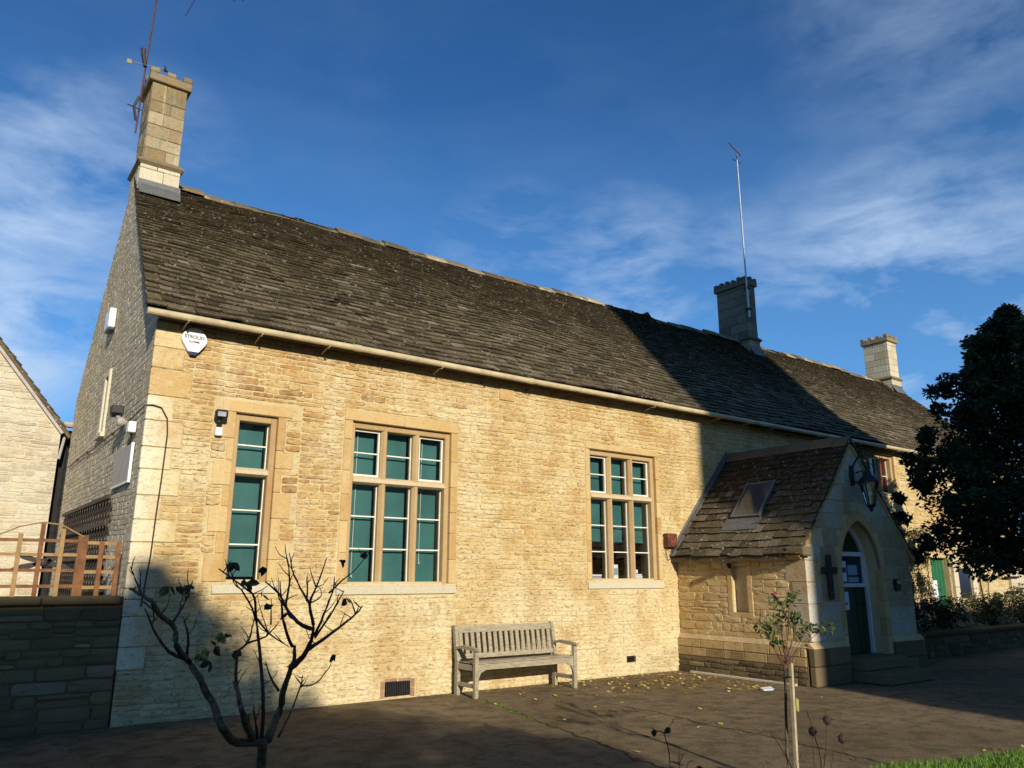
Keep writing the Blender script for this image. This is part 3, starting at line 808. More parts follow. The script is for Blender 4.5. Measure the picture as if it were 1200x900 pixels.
# things on the window board inside the right window
t = thing('white_box', (9.25, .30, 1.45), 'tall white box standing inside the middle light of the right window', 'box')
mb = MB(); mb.box(9.20, 9.32, .24, .36, 1.45, 1.72, bev=.004); mb.build('carton', M_whitebox, t)
mb = MB(); mb.box(9.215, 9.305, .235, .239, 1.55, 1.66); mb.build('panel', M_paperb, t)
t = thing('paper_pile', (9.75, .30, 1.45), 'white pile of papers inside the right light of the right window', 'papers')
for i in range(4):
    mb = MB(); mb.box(9.66 + U(-.01, .01), 9.86 + U(-.01, .01), .22, .38, 1.45 + i * .03, 1.478 + i * .03); mb.build('bundle', M_paper, t)
mb = MB(); mb.box(9.70, 9.80, .26, .34, 1.58, 1.64); mb.build('cup', M_whitebox, t)
t = thing('paper_pile', (8.75, .30, 1.45), 'low stack of pale folders inside the left light of the right window', 'papers')
for i in range(3):
    mb = MB(); mb.box(8.62 + U(-.01, .01), 8.92 + U(-.01, .01), .22, .38, 1.46 + i * .035, 1.488 + i * .035); mb.build('folder', M_paperp if i % 2 else M_paper, t)
mb = MB(); mb.box(8.4, 10.15, .216, .44, 1.42, 1.448); mb.build('window_board', M_pale, house)

# room behind the glass
mb = MB()
mb.box(X0 + .02, X1 - .45, BY - .45, BY - .4, .0, 4.5); mb.box(X0 + .42, X1 - .42, .42, BY - .4, .02, .05); mb.box(X0 + .42, X1 - .42, .42, BY - .4, 4.46, 4.5); mb.box(12.5, 12.6, .42, BY - .4, .05, 4.46)
mb.build('interior', M_room, house)

# --- gable wall on the left -----------------------------------------
def roofz(y): return EZ + K * (y - EY) if y < RY else RZ - K * (y - RY)
mb = MB()
mb.prism([(X0 + .004, .004, 0), (X0 + .004, BY, 0), (X0 + .004, BY, roofz(BY) - .09), (X0 + .004, RY, RZ - .1), (X0 + .004, .004, roofz(0) - .1)], (.41, 0, 0), (.5, 0, 0))
gable = mb.build('gable_wall', M_gmort, house)
def gclip(v):
    lo = 0.03 if v < roofz(0) - .12 else (v - EZ + .12) / K + EY
    hi = BY if v < roofz(BY) - .12 else RY + (RZ - .12 - v) / K
    return (max(lo, .03), min(hi, BY))
st = rubble(.03, BY, .6, 7.5, [(2.78, 3.24, 3.46, 4.48)], .14, .42, .05, .10, clip=gclip)
lay('stone', st, fr_gable, gable, M_gable, .0035, .004, lambda u, v, s_: (R(), .15 + (.2 if u < .4 else 0), 0), 120, rough=.0015, wob=.01)
mb = MB()
for y0, y1 in ((2.80, 2.90), (3.12, 3.22)): mb.box(X0 - .03, X0 + .1, y0, y1, 3.5, 4.45, (.8, .4, 0), .01)
mb.box(X0 - .03, X0 + .1, 2.9, 3.12, 4.36, 4.45, (.8, .4, 0)); mb.box(X0 - .06, X0 + .1, 2.74, 3.28, 3.44, 3.5, (.8, .4, 0))
gw = mb.build('gable_window', M_pale, house, label='narrow stone framed window high in the gable')
mb = MB(); mb.box(X0 - .004, X0 + .02, 2.9, 3.12, 3.5, 4.36); mb.build('pane', M_glassdark, gw)
mb = MB(); mb.box(X0 + .4, X1, BY - .4, BY, 0, 4.9); mb.build('rear_wall', M_gmort, house)
mb = MB(); mb.prism([(X1, 0.004, 0), (X1, BY, 0), (X1, BY, roofz(BY) - .09), (X1, RY, RZ - .1), (X1, .004, roofz(0) - .1)], (-.4, 0, 0), (.5, 0, 0)); mb.build('far_gable_wall', M_mortar, house)

# --- roof ------------------------------------------------------------
RX0, RX1 = 1.61, 24.78
mb = MB()
th = .05
ys = [(EY, EZ), (RY, RZ), (BY + .06, RZ - K * (BY + .06 - RY))]
prof = [(y, z_) for y, z_ in ys] + [(BY + .06, ys[2][1] - th), (RY, RZ - th * 1.4), (EY, EZ - th)]
pf_ = [prof[0], prof[1], prof[4], prof[5]]; pr_ = [prof[1], prof[2], prof[3], prof[4]]
mb.add([(RX0 + .18 * (y - EY) / (RY - EY), y, z_ - .03) for y, z_ in pf_] + [(RX1, y, z_ - .03) for y, z_ in pf_], [(0, 1, 2, 3), (7, 6, 5, 4), (1, 0, 4, 5), (2, 1, 5, 6), (3, 2, 6, 7), (0, 3, 7, 4)], (.3, .3, 0))
mb.prism([(X0 + .01, y, z_ - .03) for y, z_ in pr_], (RX1 - X0 - .01, 0, 0), (.3, .3, 0))
roof = mb.build('roof', M_slate, house)
mb = MB(); mb.box(X0, X1, -.17, 0.001, 4.44, 4.47, (.2, 0, 0)); mb.build('soffit', M_trellis, house)
sl = math.hypot(RY - EY, RZ - EZ)
cs, sn = (RY - EY) / sl, (RZ - EZ) / sl


def slate_geo(mb, P, a, b, s0, s1, up, lw_, col):
    """P(u,s,n) -> point; slate from s0 (tail, raised) to s1"""
    t = U(.024, .042)
    j = lambda k=.007: U(-k, k)
    q0 = j(.020)
    tl = [(a + j(), s0 + q0 + j(.009)), (b + j(), s0 + q0 + j(.009)), (b + j(.003), s1), (a + j(.003), s1)]
    up += j(.009); nl = up + j(.006); nr = up + j(.006)
    top = [P(tl[0][0], tl[0][1], nl), P(tl[1][0], tl[1][1], nr), P(tl[2][0], tl[2][1], lw_), P(tl[3][0], tl[3][1], lw_)]
    bot = [P(tl[0][0], tl[0][1] + .003, nl - t), P(tl[1][0], tl[1][1] + .003, nr - t), P(tl[2][0], tl[2][1], lw_ - t), P(tl[3][0], tl[3][1], lw_ - t)]
    if R() < .5:      # a knocked or rounded corner
        f = U(.1, .3); q = 0 if R() < .5 else 1
    n0 = len(mb.v)
    mb.add(top + bot, [(0, 1, 2, 3), (0, 4, 5, 1), (1, 5, 6, 2), (3, 7, 4, 0)], col)
    for q in range(n0 + 4, n0 + 8): mb.c[q] = (0, 1, 0)            # gap shade under each slate painted into its edge colour


def slates(P, u0f, u1f, S_, e0, e1, wmin, wmax, parent, nmax, key, hole=None, up=.044):
    s = 0.0; items = []
    row = 0
    while s < S_ - .03:
        f = s / S_
        e = e0 + (e1 - e0) * f
        a0, a1 = u0f(s), u1f(s)
        x = a0 + (U(0, .12) if row % 2 else 0) - .0
        first = True
        x = a0
        while x < a1 - .02:
            wd = U(wmin, wmax) * (1 - .35 * f)
            if first and row % 2: wd *= .55
            first = False
            if a1 - x - wd < wmin * .4: wd = a1 - x
            if not (hole and hole(x + wd / 2, s + e / 2, wd)):
                col = (min(1, max(0, random.gauss(.52, .20))), f, U(.2, .6) if R() < .012 else 0)
                items.append((x + .004, x + wd - .004, s + U(-.006, .006), min(s + e * 1.5, S_ + .02), up, .006, col))
            x += wd
        s += e; row += 1
    items.sort(key=lambda it: -(it[1] - it[0]) * (e0) / (Vector(P((it[0] + it[1]) / 2, it[2], 0)) - CAM).length ** 2)
    rest = MB()
    for i, it in enumerate(items):
        if i < nmax:
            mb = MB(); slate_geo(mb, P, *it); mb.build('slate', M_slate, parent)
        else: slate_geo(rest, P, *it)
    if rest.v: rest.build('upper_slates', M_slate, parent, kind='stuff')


def PM(u, s, n):
    wv = .018 * math.sin(u * .9 + s * .7) + .012 * math.sin(u * 2.3 - s * 1.9) - .03 * math.sin(math.pi * min(max((u - 2) / 14, 0), 1)) * math.sin(math.pi * s / sl)
    n2 = n + wv + .012
    return (u, EY + cs * s - sn * n2, EZ + sn * s + cs * n2)


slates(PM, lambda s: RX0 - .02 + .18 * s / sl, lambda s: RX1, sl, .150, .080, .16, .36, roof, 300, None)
# ridge tiles
x = RX0 + .75
while x < RX1:
    L = U(.40, .52); L = min(L, RX1 - x)
    if not (16.75 < x + L / 2 < 17.35 or 24.1 < x + L / 2 < 24.8):
        mb = MB(); zz = RZ + .04 + U(-.022, .022) + .025 * math.sin(x * 1.3) - .03 * math.sin(math.pi * min(max((x - 2) / 14, 0), 1)); col = (U(0, 1), U(0, .3), U(.5, 1) if R() < .8 else U(0, .4))
        mb.prism([(x + .004, RY - .17, zz - .115), (x + .004, RY - .15, zz - .06), (x + .004, RY, zz + .05), (x + .004, RY + .15, zz - .06), (x + .004, RY + .17, zz - .115), (x + .004, RY, zz - .01)], (L - .008, 0, U(-.01, .01)), col)
        mb.build('ridge_tile', M_chim, roof)
    x += L
# gablet of the rear wing peeping over the ridge
mb = MB(); mb.prism([(13.0, 3.4, 7.3), (14.35, 3.4, 7.3), (13.66, 3.4, 7.97)], (0, 5, 0), (.3, .8, 0)); mb.build('rear_wing_roof', M_slate, house)

# --- gutter ---------------------------------------------------------
gy, gz = EY - .045, EZ - .045
mb = MB()
n = 10
for (xa, xb) in [(1.60, 4.2), (4.2, 7.1), (7.1, 10.0), (10.0, 12.9), (12.9, 15.8), (15.8, 18.7), (18.7, 21.6), (21.6, 24.8)]:
    za, zb = gz - .006 * math.sin(xa), gz - .006 * math.sin(xb)
    mb.tube([(xa, gy, za), (xb - .01, gy, zb)], .042, 12)
    mb.tube([(xb - .06, gy, zb), (xb + .04, gy, zb)], .048, 12)
gut = mb.build('gutter', M_gutter, house, smooth=False)
x = 2.05
while x < 24:
    mb = MB(); mb.tube([(x, gy - .03, gz - .045), (x, gy + .0, gz - .062), (x, gy + .08, gz - .05), (x + .0, -.0, gz - .10)], .009, 6)
    mb.build('gutter_bracket', M_gutter if R() < .7 else M_iron, gut); x += U(.78, .92)

# --- chimneys ---------------------------------------------------------
def chimney(x0, x1, y0, y1, zb, zs, zt, m_, base_m, label, capm, nm=3, nside=3, side=2):
    mb = MB(); mb.box(x0 + .02, x1 - .02, y0 + .02, y1 - .02, zb, zt - .02, (.5, 0, .2)); ch = mb.build('chimney', M_mortar if m_ is not M_chimdark else M_chimdark, house, label=label)
    z = zb; k = 0
    while z < zt - .03:
        h = U(.19, .27)
        if z < zs < z + h + .08: h = zs - z
        if zt - z - h < .1: h = zt - z
        f = .03 if z < zs - .01 else 0
        mm = base_m if z < zs - .01 else m_
        sp = x0 + (x1 - x0) * (.42 if k % 2 else .6)
        ft = y0 + (y1 - y0) * (.35 if k % 2 else .6)
        for a, b in ((x0 - f, sp), (sp, x1 + f)):
            m2 = MB(); block(m2, a + .003, b - .003, y0 - f, y0 + .06, z + .003, z + h - .003, (R(), U(0, .2), U(0, .15)), .006); m2.build('chimney_stone', mm, ch)
        for a, b in ((y0 + .061, ft), (ft, y1 + f)):
            m2 = MB(); m2.box(x0 - f + U(-.003, .003), x0 + .06, a + .003, b - .003, z + .003, z + h - .003, (R(), U(0, .2), U(0, .15)), .006); m2.build('chimney_stone', mm, ch)
        m2 = MB(); m2.box(x1 - .06, x1 + f, y0 + .061, y1 + f, z + .003, z + h - .003, (R(), 0, 0), .006); m2.build('chimney_stone', mm, ch)
        z += h; k += 1
    # weathered string course
    m2 = MB(); e = .075
    a = [(x0 - .03, y0 - .03), (x1 + .03, y0 - .03), (x1 + .03, y1 + .03), (x0 - .03, y1 + .03)]
    b = [(x0 - e, y0 - e), (x1 + e, y0 - e), (x1 + e, y1 + e), (x0 - e, y1 + e)]
    t_ = [(x0 - .004, y0 - .004), (x1 + .004, y0 - .004), (x1 + .004, y1 + .004), (x0 - .004, y1 + .004)]
    vs = [(*p, zs - .07) for p in a] + [(*p, zs - .02) for p in b] + [(*p, zs + .0) for p in b] + [(*p, zs + .07) for p in t_]
    m2.add(vs, [(i + 4 * r_, (i + 1) % 4 + 4 * r_, (i + 1) % 4 + 4 * r_ + 4, i + 4 * r_ + 4) for r_ in range(3) for i in range(4)] + [(3, 2, 1, 0), (12, 13, 14, 15)], (.3, 0, .35))
    m2.build('string_course', capm, ch)
    o = .055
    m2 = MB(); m2.box(x0 - o, x1 + o, y0 - o, y1 + o, zt - .01, zt + .13, (.4, .2, .3), .012); m2.build('cap', capm, ch)
    hm = .10
    def mer(a, b, c_, d):
        m3 = MB(); m3.box(a, b, c_, d, zt + .125, zt + .13 + hm + U(-.02, .015), (R(), .2, U(.1, .5)), .018); m3.build('merlon', capm, ch)
    Wd, D_ = x1 - x0 + 2 * o, y1 - y0 + 2 * o
    for i in range(nm):
        wm = Wd / (nm * 1.75 - .75); a = x0 - o + i * wm * 1.75
        mer(a, a + wm, y0 - o, y0 + .09); mer(a, a + wm, y1 - .09, y1 + o)
    for i in range(1, nside - 1):
        wm = D_ / (nside * 1.75 - .75); a = y0 - o + i * wm * 1.75
        mer(x0 - o, x0 + .08, a, a + wm); mer(x1 - .08, x1 + o, a, a + wm)
    # lead flashing on the slope below
    zf = EZ + K * (y0 - EY)
    m2 = MB(); m2.add([(x0 - .02, y0 - .17, roofz(y0 - .17) + .075), (x1 + .05, y0 - .17, roofz(y0 - .17) + .075), (x1 + .06, y0 - .035, roofz(y0) + .12), (x0 - .04, y0 - .035, roofz(y0) + .12), (x1 + .05, y0 - .036, roofz(y0) + .2), (x0 - .03, y0 - .036, roofz(y0) + .2)], [(0, 1, 2, 3), (3, 2, 4, 5)], (.5, 0, 0)); m2.build('flashing', M_lead, ch)
    return ch


chimney(1.80, 2.33, 2.75, 3.45, 7.0, 7.80, 9.22, M_chim, M_pale, 'tall sunlit battlemented chimney on the left gable', M_chim)
chimney(16.88, 17.28, 2.80, 3.78, 7.1, 7.74, 9.28, M_chimdark, M_chim, 'broad dark battlemented chimney', M_chimdark, 3, 6)
chimney(24.16, 24.70, 2.80, 3.62, 7.1, 7.76, 9.0, M_pale, M_pale, 'pale battlemented chimney at the far right gable', M_chim, 3, 4)

# --- vents, far door ------------------------------------------------
mb = MB(); mb.box(4.93, 5.30, .05, .10, .03, .21); v = mb.build('air_vent', M_black2, house, label='wide slatted air vent at the foot of the wall')
for i in range(14):
    m2 = MB(); m2.box(4.945 + i * .026, 4.957 + i * .026, -.01, .03, .035, .205, bev=.002); m2.build('vent_slat', M_iron, v)
for a, b, c_, d in ((5.305, 5.36, .02, .12), (5.305, 5.36, .13, .23), (4.93, 5.10, .215, .25), (5.12, 5.30, .215, .25), (4.865, 4.925, .02, .11), (4.865, 4.925, .12, .22)):
    m2 = MB(); block(m2, a, b, -.012, .08, c_, d, None, .004); m2.build('vent_brick', M_brickred, v)
mb = MB(); mb.box(9.22, 9.43, .06, .1, .19, .29)
for zz in (.215, .24, .265): mb.box(9.225, 9.425, .0, .06, zz - .004, zz + .004)
mb.build('air_brick', M_iron, house, label='small dark air brick near the porch corner')
mb = MB(); mb.box(19.46, 20.34, .16, .2, .01, 1.97); d_ = mb.build('far_door', M_greendoor, house, label='bright green door at the far end of the wall')
for i in range(5): m2 = MB(); m2.box(19.5 + i * .17, 19.655 + i * .17, .13, .159, .05, 1.93, bev=.01); m2.build('door_board', M_greendoor, d_)
mb = MB(); mb.box(19.52, 19.9, .105, .128, .95, 1.45, bev=.01); mb.build('door_notice', M_paper, d_)

# lighter stone buttresses and bits on the far wall
for a, b, zt_ in ((20.4, 20.62, 2.1), (21.35, 21.6, 2.2), (23.6, 24.4, 1.75)):
    mb = MB(); z = 0
    while z < zt_:
        h = U(.25, .4); block(mb, a, b, -.09, -.0, z + .004, min(zt_, z + h) - .004, (U(.4, 1), .2, 0), .01); z += h
    mb.build('pilaster', M_pale, house)
mb = MB(); mb.box(20.66, 21.30, -.05, -.0, 1.02, 1.74, bev=.01); mb.build('notice_board', M_glassdark, house)
for zz in (1.5, 1.12):
    mb = MB(); mb.box(23.15, 23.95, -.16, -.091, zz, zz + .05, bev=.01); mb.build('slot_ledge', M_black2, house)
mb = MB(); mb.tube([(21.8, -.05, 1.6), (21.9, -.05, .9), (22.2, -.05, .85), (22.3, -.05, 1.6)], .02, 6); mb.build('pipe', M_cable, house)

# ================================================================== the porch
PX0, PX1, PY, PC = 10.50, 13.55, -2.50, 12.02
PK = (3.74 - 2.0) / (PC - PX0)
porch = thing('stone_porch', (12, -1.3, 0), 'gabled stone entrance porch with skylight and pointed green door projecting from the long wall', 'porch')
def arch(w_, zs, n=8, x=PC, za=None):
    """pointed arch outline from left springing over the apex to the right springing"""
    h = w_ / 2
    rise = (za - zs) if za else h * 1.1
    rad = (h * h + rise * rise) / (2 * h)
    pts = []
    cx = x - h + rad
    a1 = math.atan2(rise, x - cx)
    for i in range(n + 1):
        a = math.pi + (a1 - math.pi) * i / n
        pts.append((cx + rad * math.cos(a), zs + rad * math.sin(a)))
    return pts + [(2 * x - p[0], p[1]) for p in reversed(pts[:-1])]


OW, ZS, ZA = 1.16, 1.66, 2.42
ar = arch(OW, ZS, za=ZA)
z0d = .34
# side wall body (left), right wall, front halves
mb = MB()
wall_cells(0, -(PY + .402), 0, 2.02, [(1.16, 1.44, .98, 1.70)], lambda a, b, c_, d: mb.box(PX0, PX0 + .4, -b, -a, c_, d, (.4, 0, 0))); pw = mb.build('side_wall', M_mortar, porch, label='sunlit left side wall with blocked slit window')
mb = MB(); mb.box(PX1 - .4, PX1, PY + .402, 0, 0, 2.0, (.4, 0, 0)); mb.build('side_wall', M_porch, porch)
half = len(ar) // 2
left = [(PX0, 0), (PC - OW / 2, 0)] + ar[:half + 1] + [(PC, 3.68), (PX0, 3.68 - PK * (PC - PX0))]
right = [(PX1, 0), (PC + OW / 2, 0)] + ar[::-1][:half + 1] + [(PC, 3.68), (PX1, 3.68 - PK * (PX1 - PC))]
mb = MB()
mb.prism([(x, PY, z_) for x, z_ in left], (0, .4, 0), (.5, 0, 0)); mb.prism([(x, PY, z_) for x, z_ in right][::-1], (0, .4, 0), (.5, 0, 0))
pf = mb.build('front_wall', M_mortar, porch)
# masonry on the side
def fr_ps(u, v, w_): return (PX0 - w_, -u, v)
hol = [(1.06, 1.54, .98, 1.74)]
st = rubble(0.02, 2.20, .60, 2.0, hol, .16, .38, .08, .15)
lay('stone', st, fr_ps, pw, M_porch, .012, .012, lambda u, v, s_: (random.betavariate(2, 2), .05, 0), 300)
st = rubble(0.02, 2.44, .0, .26, (), .16, .36, .07, .11)
def fr_pl(u, v, w_): return (PX0 - .07 - w_, -u, v)
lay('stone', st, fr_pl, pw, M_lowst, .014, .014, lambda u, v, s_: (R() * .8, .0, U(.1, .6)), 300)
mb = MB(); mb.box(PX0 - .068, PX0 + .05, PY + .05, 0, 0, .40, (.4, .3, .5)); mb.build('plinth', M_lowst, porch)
z = .265
for (h, zz) in ((.13, .265), (.13, .40)):
    y = 0
    while y > PY + .1:
        L = U(.25, .5); L = min(L, y - (PY + .06))
        mb = MB(); mb.box(PX0 - .078, PX0 + .04, y - L + .004, y - .004, zz, zz + h - .006, (R() * .7, .15, U(.2, .7) if zz < .35 else U(0, .25)), .008)
        mb.build('plinth_stone', M_porch, porch); y -= L
mb = MB(); mb.prism([(PX0 - .078, PY, .53), (PX0 - .0, PY, .61), (PX0 + .05, PY, .61), (PX0 + .05, PY, .53)], (0, -PY, 0), (.5, .6, .05)); mb.build('plinth_weathering', M_porch, porch)
# ashlar corner and slit window
z = .61; k = 0
while z < 2.0:
    h = min(U(.22, .32), 2.02 - z); d0 = .34 if k % 2 else .24
    mb = MB(); mb.box(PX0 - .016, PX0 + (.36 if k % 2 == 0 else .22), PY - .016, PY + d0, z + .003, z + h - .003, (U(.4, 1), .1 if k > 2 else .5, 0), .006); mb.c = [(q[0], .85 if p[1] < PY - .0125 else .12, 0) for p, q in zip(mb.v, mb.c)]; mb.build('quoin', M_porchf, porch); z += h; k += 1  # front faces paler: the sunlit corner strip put into the colour
for (ya, yb, za, zb) in ((-1.157, -1.06, .98, 1.70), (-1.54, -1.443, .98, 1.70), (-1.54, -1.06, 1.70, 1.86), (-1.54, -1.06, .90, .98)):
    mb = MB(); mb.box(PX0 - .014, PX0 + .12, min(ya, yb), max(ya, yb), za, zb, (U(.3, .6), 0, 0), .008); mb.build('slit_window_stone', M_porch, porch)
mb = MB(); mb.box(PX0 + .07, PX0 + .2, -1.44, -1.16, .98, 1.70, (.9, .3, 0)); mb.build('blocking_slab', M_porch, porch)

# masonry of the front
def fr_pf(u, v, w_): return (u, PY - w_, v)
def oh(u0, u1):
    return None
def in_open(a, b, va, vb):
    hw = OW / 2 + .13
    if vb > ZA + .22: return False
    if va < ZS: return not (b < PC - hw or a > PC + hw)
    t_ = max(0, 1 - (va - ZS) / (ZA + .2 - ZS)) ** .6
    return not (b < PC - hw * t_ or a > PC + hw * t_)
pclip = lambda v: (PX0 + .02 if v < 2.0 else PX0 + (v - 1.93) / PK, PX1 - .02 if v < 2.0 else PX1 - (v - 1.93) / PK)
bl = []
v = .62; k = 0
while v < 3.5:
    h = U(.20, .30)
    cuts = []
    l0, r0 = pclip(v); l1, r1 = pclip(v + h)
    hw = OW / 2 + .11
    if v < ZS - .02: spans = [(l0, PC - hw), (PC + hw, r0)]
    elif v < ZA + .12:
        t_ = max(.0, 1 - (max(0, v - ZS) / (ZA + .2 - ZS)) ** 1.8); spans = [(l0, PC - hw * t_ - .02), (PC + hw * t_ + .02, r0)]
    else: spans = [(l0, r0)]
    for a, b in spans:
        x = a
        while b - x > .03:
            L = U(.28, .55)
            if b - x - L < .16: L = b - x
            A1, B1 = max(x, l1), min(x + L, r1)
            if B1 - A1 < .01: A1, B1 = (x + L / 2 - .004, x + L / 2 + .004)
            bl.append((x, x + L, A1, B1, v, v + h)); x += L
    v += h; k += 1
bl = [b_ for b_ in bl if not (b_[0] < PX0 + .1 and b_[4] < 2.0)] + [(PX0 + .37, PC - OW / 2 - .11, PX0 + .37, PC - OW / 2 - .11, .62 + i * .28, .62 + i * .28 + .28) for i in range(4)]
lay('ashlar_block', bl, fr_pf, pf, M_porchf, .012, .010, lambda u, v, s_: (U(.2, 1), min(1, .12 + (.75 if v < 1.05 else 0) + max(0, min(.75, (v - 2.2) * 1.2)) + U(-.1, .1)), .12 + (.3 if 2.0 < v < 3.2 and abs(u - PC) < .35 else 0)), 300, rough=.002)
# front plinth blocks each side of the steps
for a, b in ((PX0 - .07, PC - OW / 2 - .08), (PC + OW / 2 + .1, PX1 + .09)):
    x = a
    for zz, h in ((0, .27), (.27, .25)):
        x = a
        while x < b - .03:
            L = min(U(.3, .45), b - x)
            if b - x - L < .12: L = b - x
            mb = MB(); mb.box(x + .004, x + L - .004, PY - .075, PY + .02, zz + .004, zz + h - .003, (U(.2, .7), .2, U(.25, .6)), .01); mb.build('plinth_stone', M_lowst, porch); x += L
    mb = MB(); mb.prism([(a, PY - .075, .52), (a, PY, .60), (a, PY + .02, .60), (a, PY + .02, .52)], (b - a, 0, 0), (.5, .6, 0)); mb.build('plinth_weathering', M_porch, porch)
# arch surround: voussoirs and chamfered jambs
outer = arch(OW + .24, ZS, za=ZA + .17)
inn = ar
for i in range(len(ar) - 1):
    if i % 2 == 1: continue
    p = [inn[i], inn[i + 1], inn[min(i + 2, len(ar) - 1)], outer[min(i + 2, len(ar) - 1)], outer[i + 1], outer[i]]
    mb = MB(); mb.prism([(x, PY - .024, z_) for x, z_ in p], (0, .08, 0), (U(.3, .8), .1, .05)); mb.build('arch_stone', M_ashlar, porch)
for sgn in (-1, 1):
    z = z0d
    while z < ZS - .01:
        h = min(U(.26, .36), ZS - z)
        x0 = PC + sgn * (OW / 2 - .006); x1 = PC + sgn * (OW / 2 + .115)
        mb = MB(); mb.box(min(x0, x1), max(x0, x1), PY - .022, PY + .1, z + .003, z + h - .003, (R(), .1, .05), .006); mb.build('jamb_stone', M_ashlar, porch); z += h
# reveal behind and door
yd = PY + .25
dz = [(PC - OW / 2, z0d)] + ar + [(PC + OW / 2, z0d)]
mb = MB(); mb.prism([(x, yd + .035, z_) for x, z_ in dz], (0, .04, 0)); door = mb.build('door', M_door, porch, label='pointed dark green door with notices behind its upper glass')
fz = 1.90
for i in range(6):
    xa = PC - OW / 2 + .06 + i * .165; mb = MB(); mb.box(xa, xa + .157, yd + .012, yd + .034, z0d + .01, 1.38, bev=.008); mb.build('door_board', M_door, door)
def frame_band(off, y0, dy, name, m_):
    a_in = arch(OW - .10, ZS, za=ZA - .08); mb = MB()
    for i in range(len(ar) - 1):
        mb.prism([(ar[i][0], y0, ar[i][1]), (ar[i + 1][0], y0, ar[i + 1][1]), (a_in[i + 1][0], y0, a_in[i + 1][1]), (a_in[i][0], y0, a_in[i][1])], (0, dy, 0))
    mb.box(PC - OW / 2, PC - OW / 2 + .05, y0, y0 + dy, z0d, ZS); mb.box(PC + OW / 2 - .05, PC + OW / 2, y0, y0 + dy, z0d, ZS)
    return mb.build(name, m_, door)
frame_band(0, yd - .02, .05, 'door_frame', M_whitepaint2)
mb = MB(); y0 = yd - .012; y1 = yd + .03
mb.box(PC - OW / 2 + .05, PC + OW / 2 - .05, y0, y1, 1.86, 1.93, bev=.004); mb.box(PC - OW / 2 + .05, PC + OW / 2 - .05, y0, y1, 1.37, 1.43, bev=.004)
mb.box(PC + OW / 2 - .12, PC + OW / 2 - .05, y0, y1, 1.43, 1.86, bev=.004); mb.box(PC - OW / 2 + .05, PC - OW / 2 + .10, y0, y1, 1.43, 1.86, bev=.004)
mb.build('window_rail', M_whitepaint2, door)
mb = MB(); mb.box(PC - OW / 2 + .1, PC + OW / 2 - .12, yd + .015, yd + .03, 1.43, 1.86); mb.build('notice_backing', M_glassdark, door)
for a, b, c_, d, m_ in ((11.56, 11.80, 1.52, 1.80, M_paperp), (11.84, 12.02, 1.46, 1.78, M_paper), (12.06, 12.34, 1.56, 1.72, M_paperb), (11.60, 11.76, 1.815, 1.85, M_paper), (12.06, 12.36, 1.45, 1.53, M_paperb)):
    mb = MB(); mb.box(a, b, yd + .008, yd + .013, c_, d); mb.build('notice', m_, door)
mb = MB(); mb.box(11.86, 12.0, yd + .003, yd + .007, 1.60, 1.68); mb.build('printed_block', M_print, door)
mb = MB(); mb.box(11.72, 12.00, yd - .002, yd + .008, 1.02, 1.30); mb.build('door_notice', M_paper, door)
mb = MB(); mb.box(11.77, 11.95, yd - .006, yd - .003, 1.10, 1.13); mb.build('printed_line', M_print, door)
mb = MB(); mb.ball((12.40, yd - .03, 1.12), .03, 8, 6); mb.build('door_handle', M_black, door)
for i, (z1_, yy) in enumerate(((.17, PY - .62), (.335, PY - .28))):
    mb = MB(); mb.box(PC - OW / 2 - .02, PC + OW / 2 + .04, yy, PY + .3, z1_ - .165 + .002, z1_, (.4, .2, .3), .015); mb.build('step', M_lowst, porch)

# porch roof
mb = MB()
ovh = .16
ez = 2.0 - PK * ovh + .02
mb.prism([(PX0 - ovh, PY + .22, ez), (PC, PY + .22, 3.74), (PX1 + ovh, PY + .22, ez), (PX1 + ovh, PY + .22, ez - .07), (PC, PY + .22, 3.66), (PX0 - ovh, PY + .22, ez - .07)], (0, -PY - .222, 0), (.3, 0, .0))
proof = mb.build('roof', M_slate, porch)
psl = math.hypot(PC - PX0 + ovh, 3.74 - ez); pc_, ps_ = (PC - PX0 + ovh) / psl, (3.74 - ez) / psl
def PPL(u, s, n): n2 = n + .008 * math.sin(u * 3 + s * 2); return (PX0 - ovh + pc_ * s - ps_ * n2, -u, ez + ps_ * s + pc_ * n2)
def PPR(u, s, n): return (PX1 + ovh - pc_ * s + ps_ * n, -u, ez + ps_ * s + pc_ * n)
def skyhole(u, s, wd):
    return .90 < u < 1.52 and .80 < s < 1.64
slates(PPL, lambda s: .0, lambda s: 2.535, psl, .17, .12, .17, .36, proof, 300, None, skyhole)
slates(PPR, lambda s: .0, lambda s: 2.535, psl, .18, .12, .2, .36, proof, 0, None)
def bar_on(P, u0, u1, s0, s1, n0, n1, name, m_, par):
    mb = MB(); vs = [Vector(P(u, s, n)) for n in (n0, n1) for u, s in ((u0, s0), (u1, s0), (u1, s1), (u0, s1))]
    mb.add(vs, [(0, 3, 2, 1), (4, 5, 6, 7), (0, 1, 5, 4), (1, 2, 6, 5), (2, 3, 7, 6), (3, 0, 4, 7)]); return mb.build(name, m_, par)
sk = bar_on(PPL, .93, 1.49, .86, 1.63, 0, .045, 'skylight', M_black, porch)
bar_on(PPL, .95, 1.47, .88, 1.61, .050, .058, 'pane', M_glassroof, sk)
for a in ((.915, .95, .84, 1.65), (1.47, 1.505, .84, 1.65), (.95, 1.47, 1.61, 1.65), (.95, 1.47, .84, .88)):
    bar_on(PPL, *a, .02, .072, 'skylight_frame', M_lead, sk)
bar_on(PPL, .84, 1.56, .56, .82, .035, .045, 'lead_apron', M_lead, porch)
bar_on(PPL, -.0, .085, .0, psl + .05, .03, .055, 'lead_flashing', M_lead, porch)
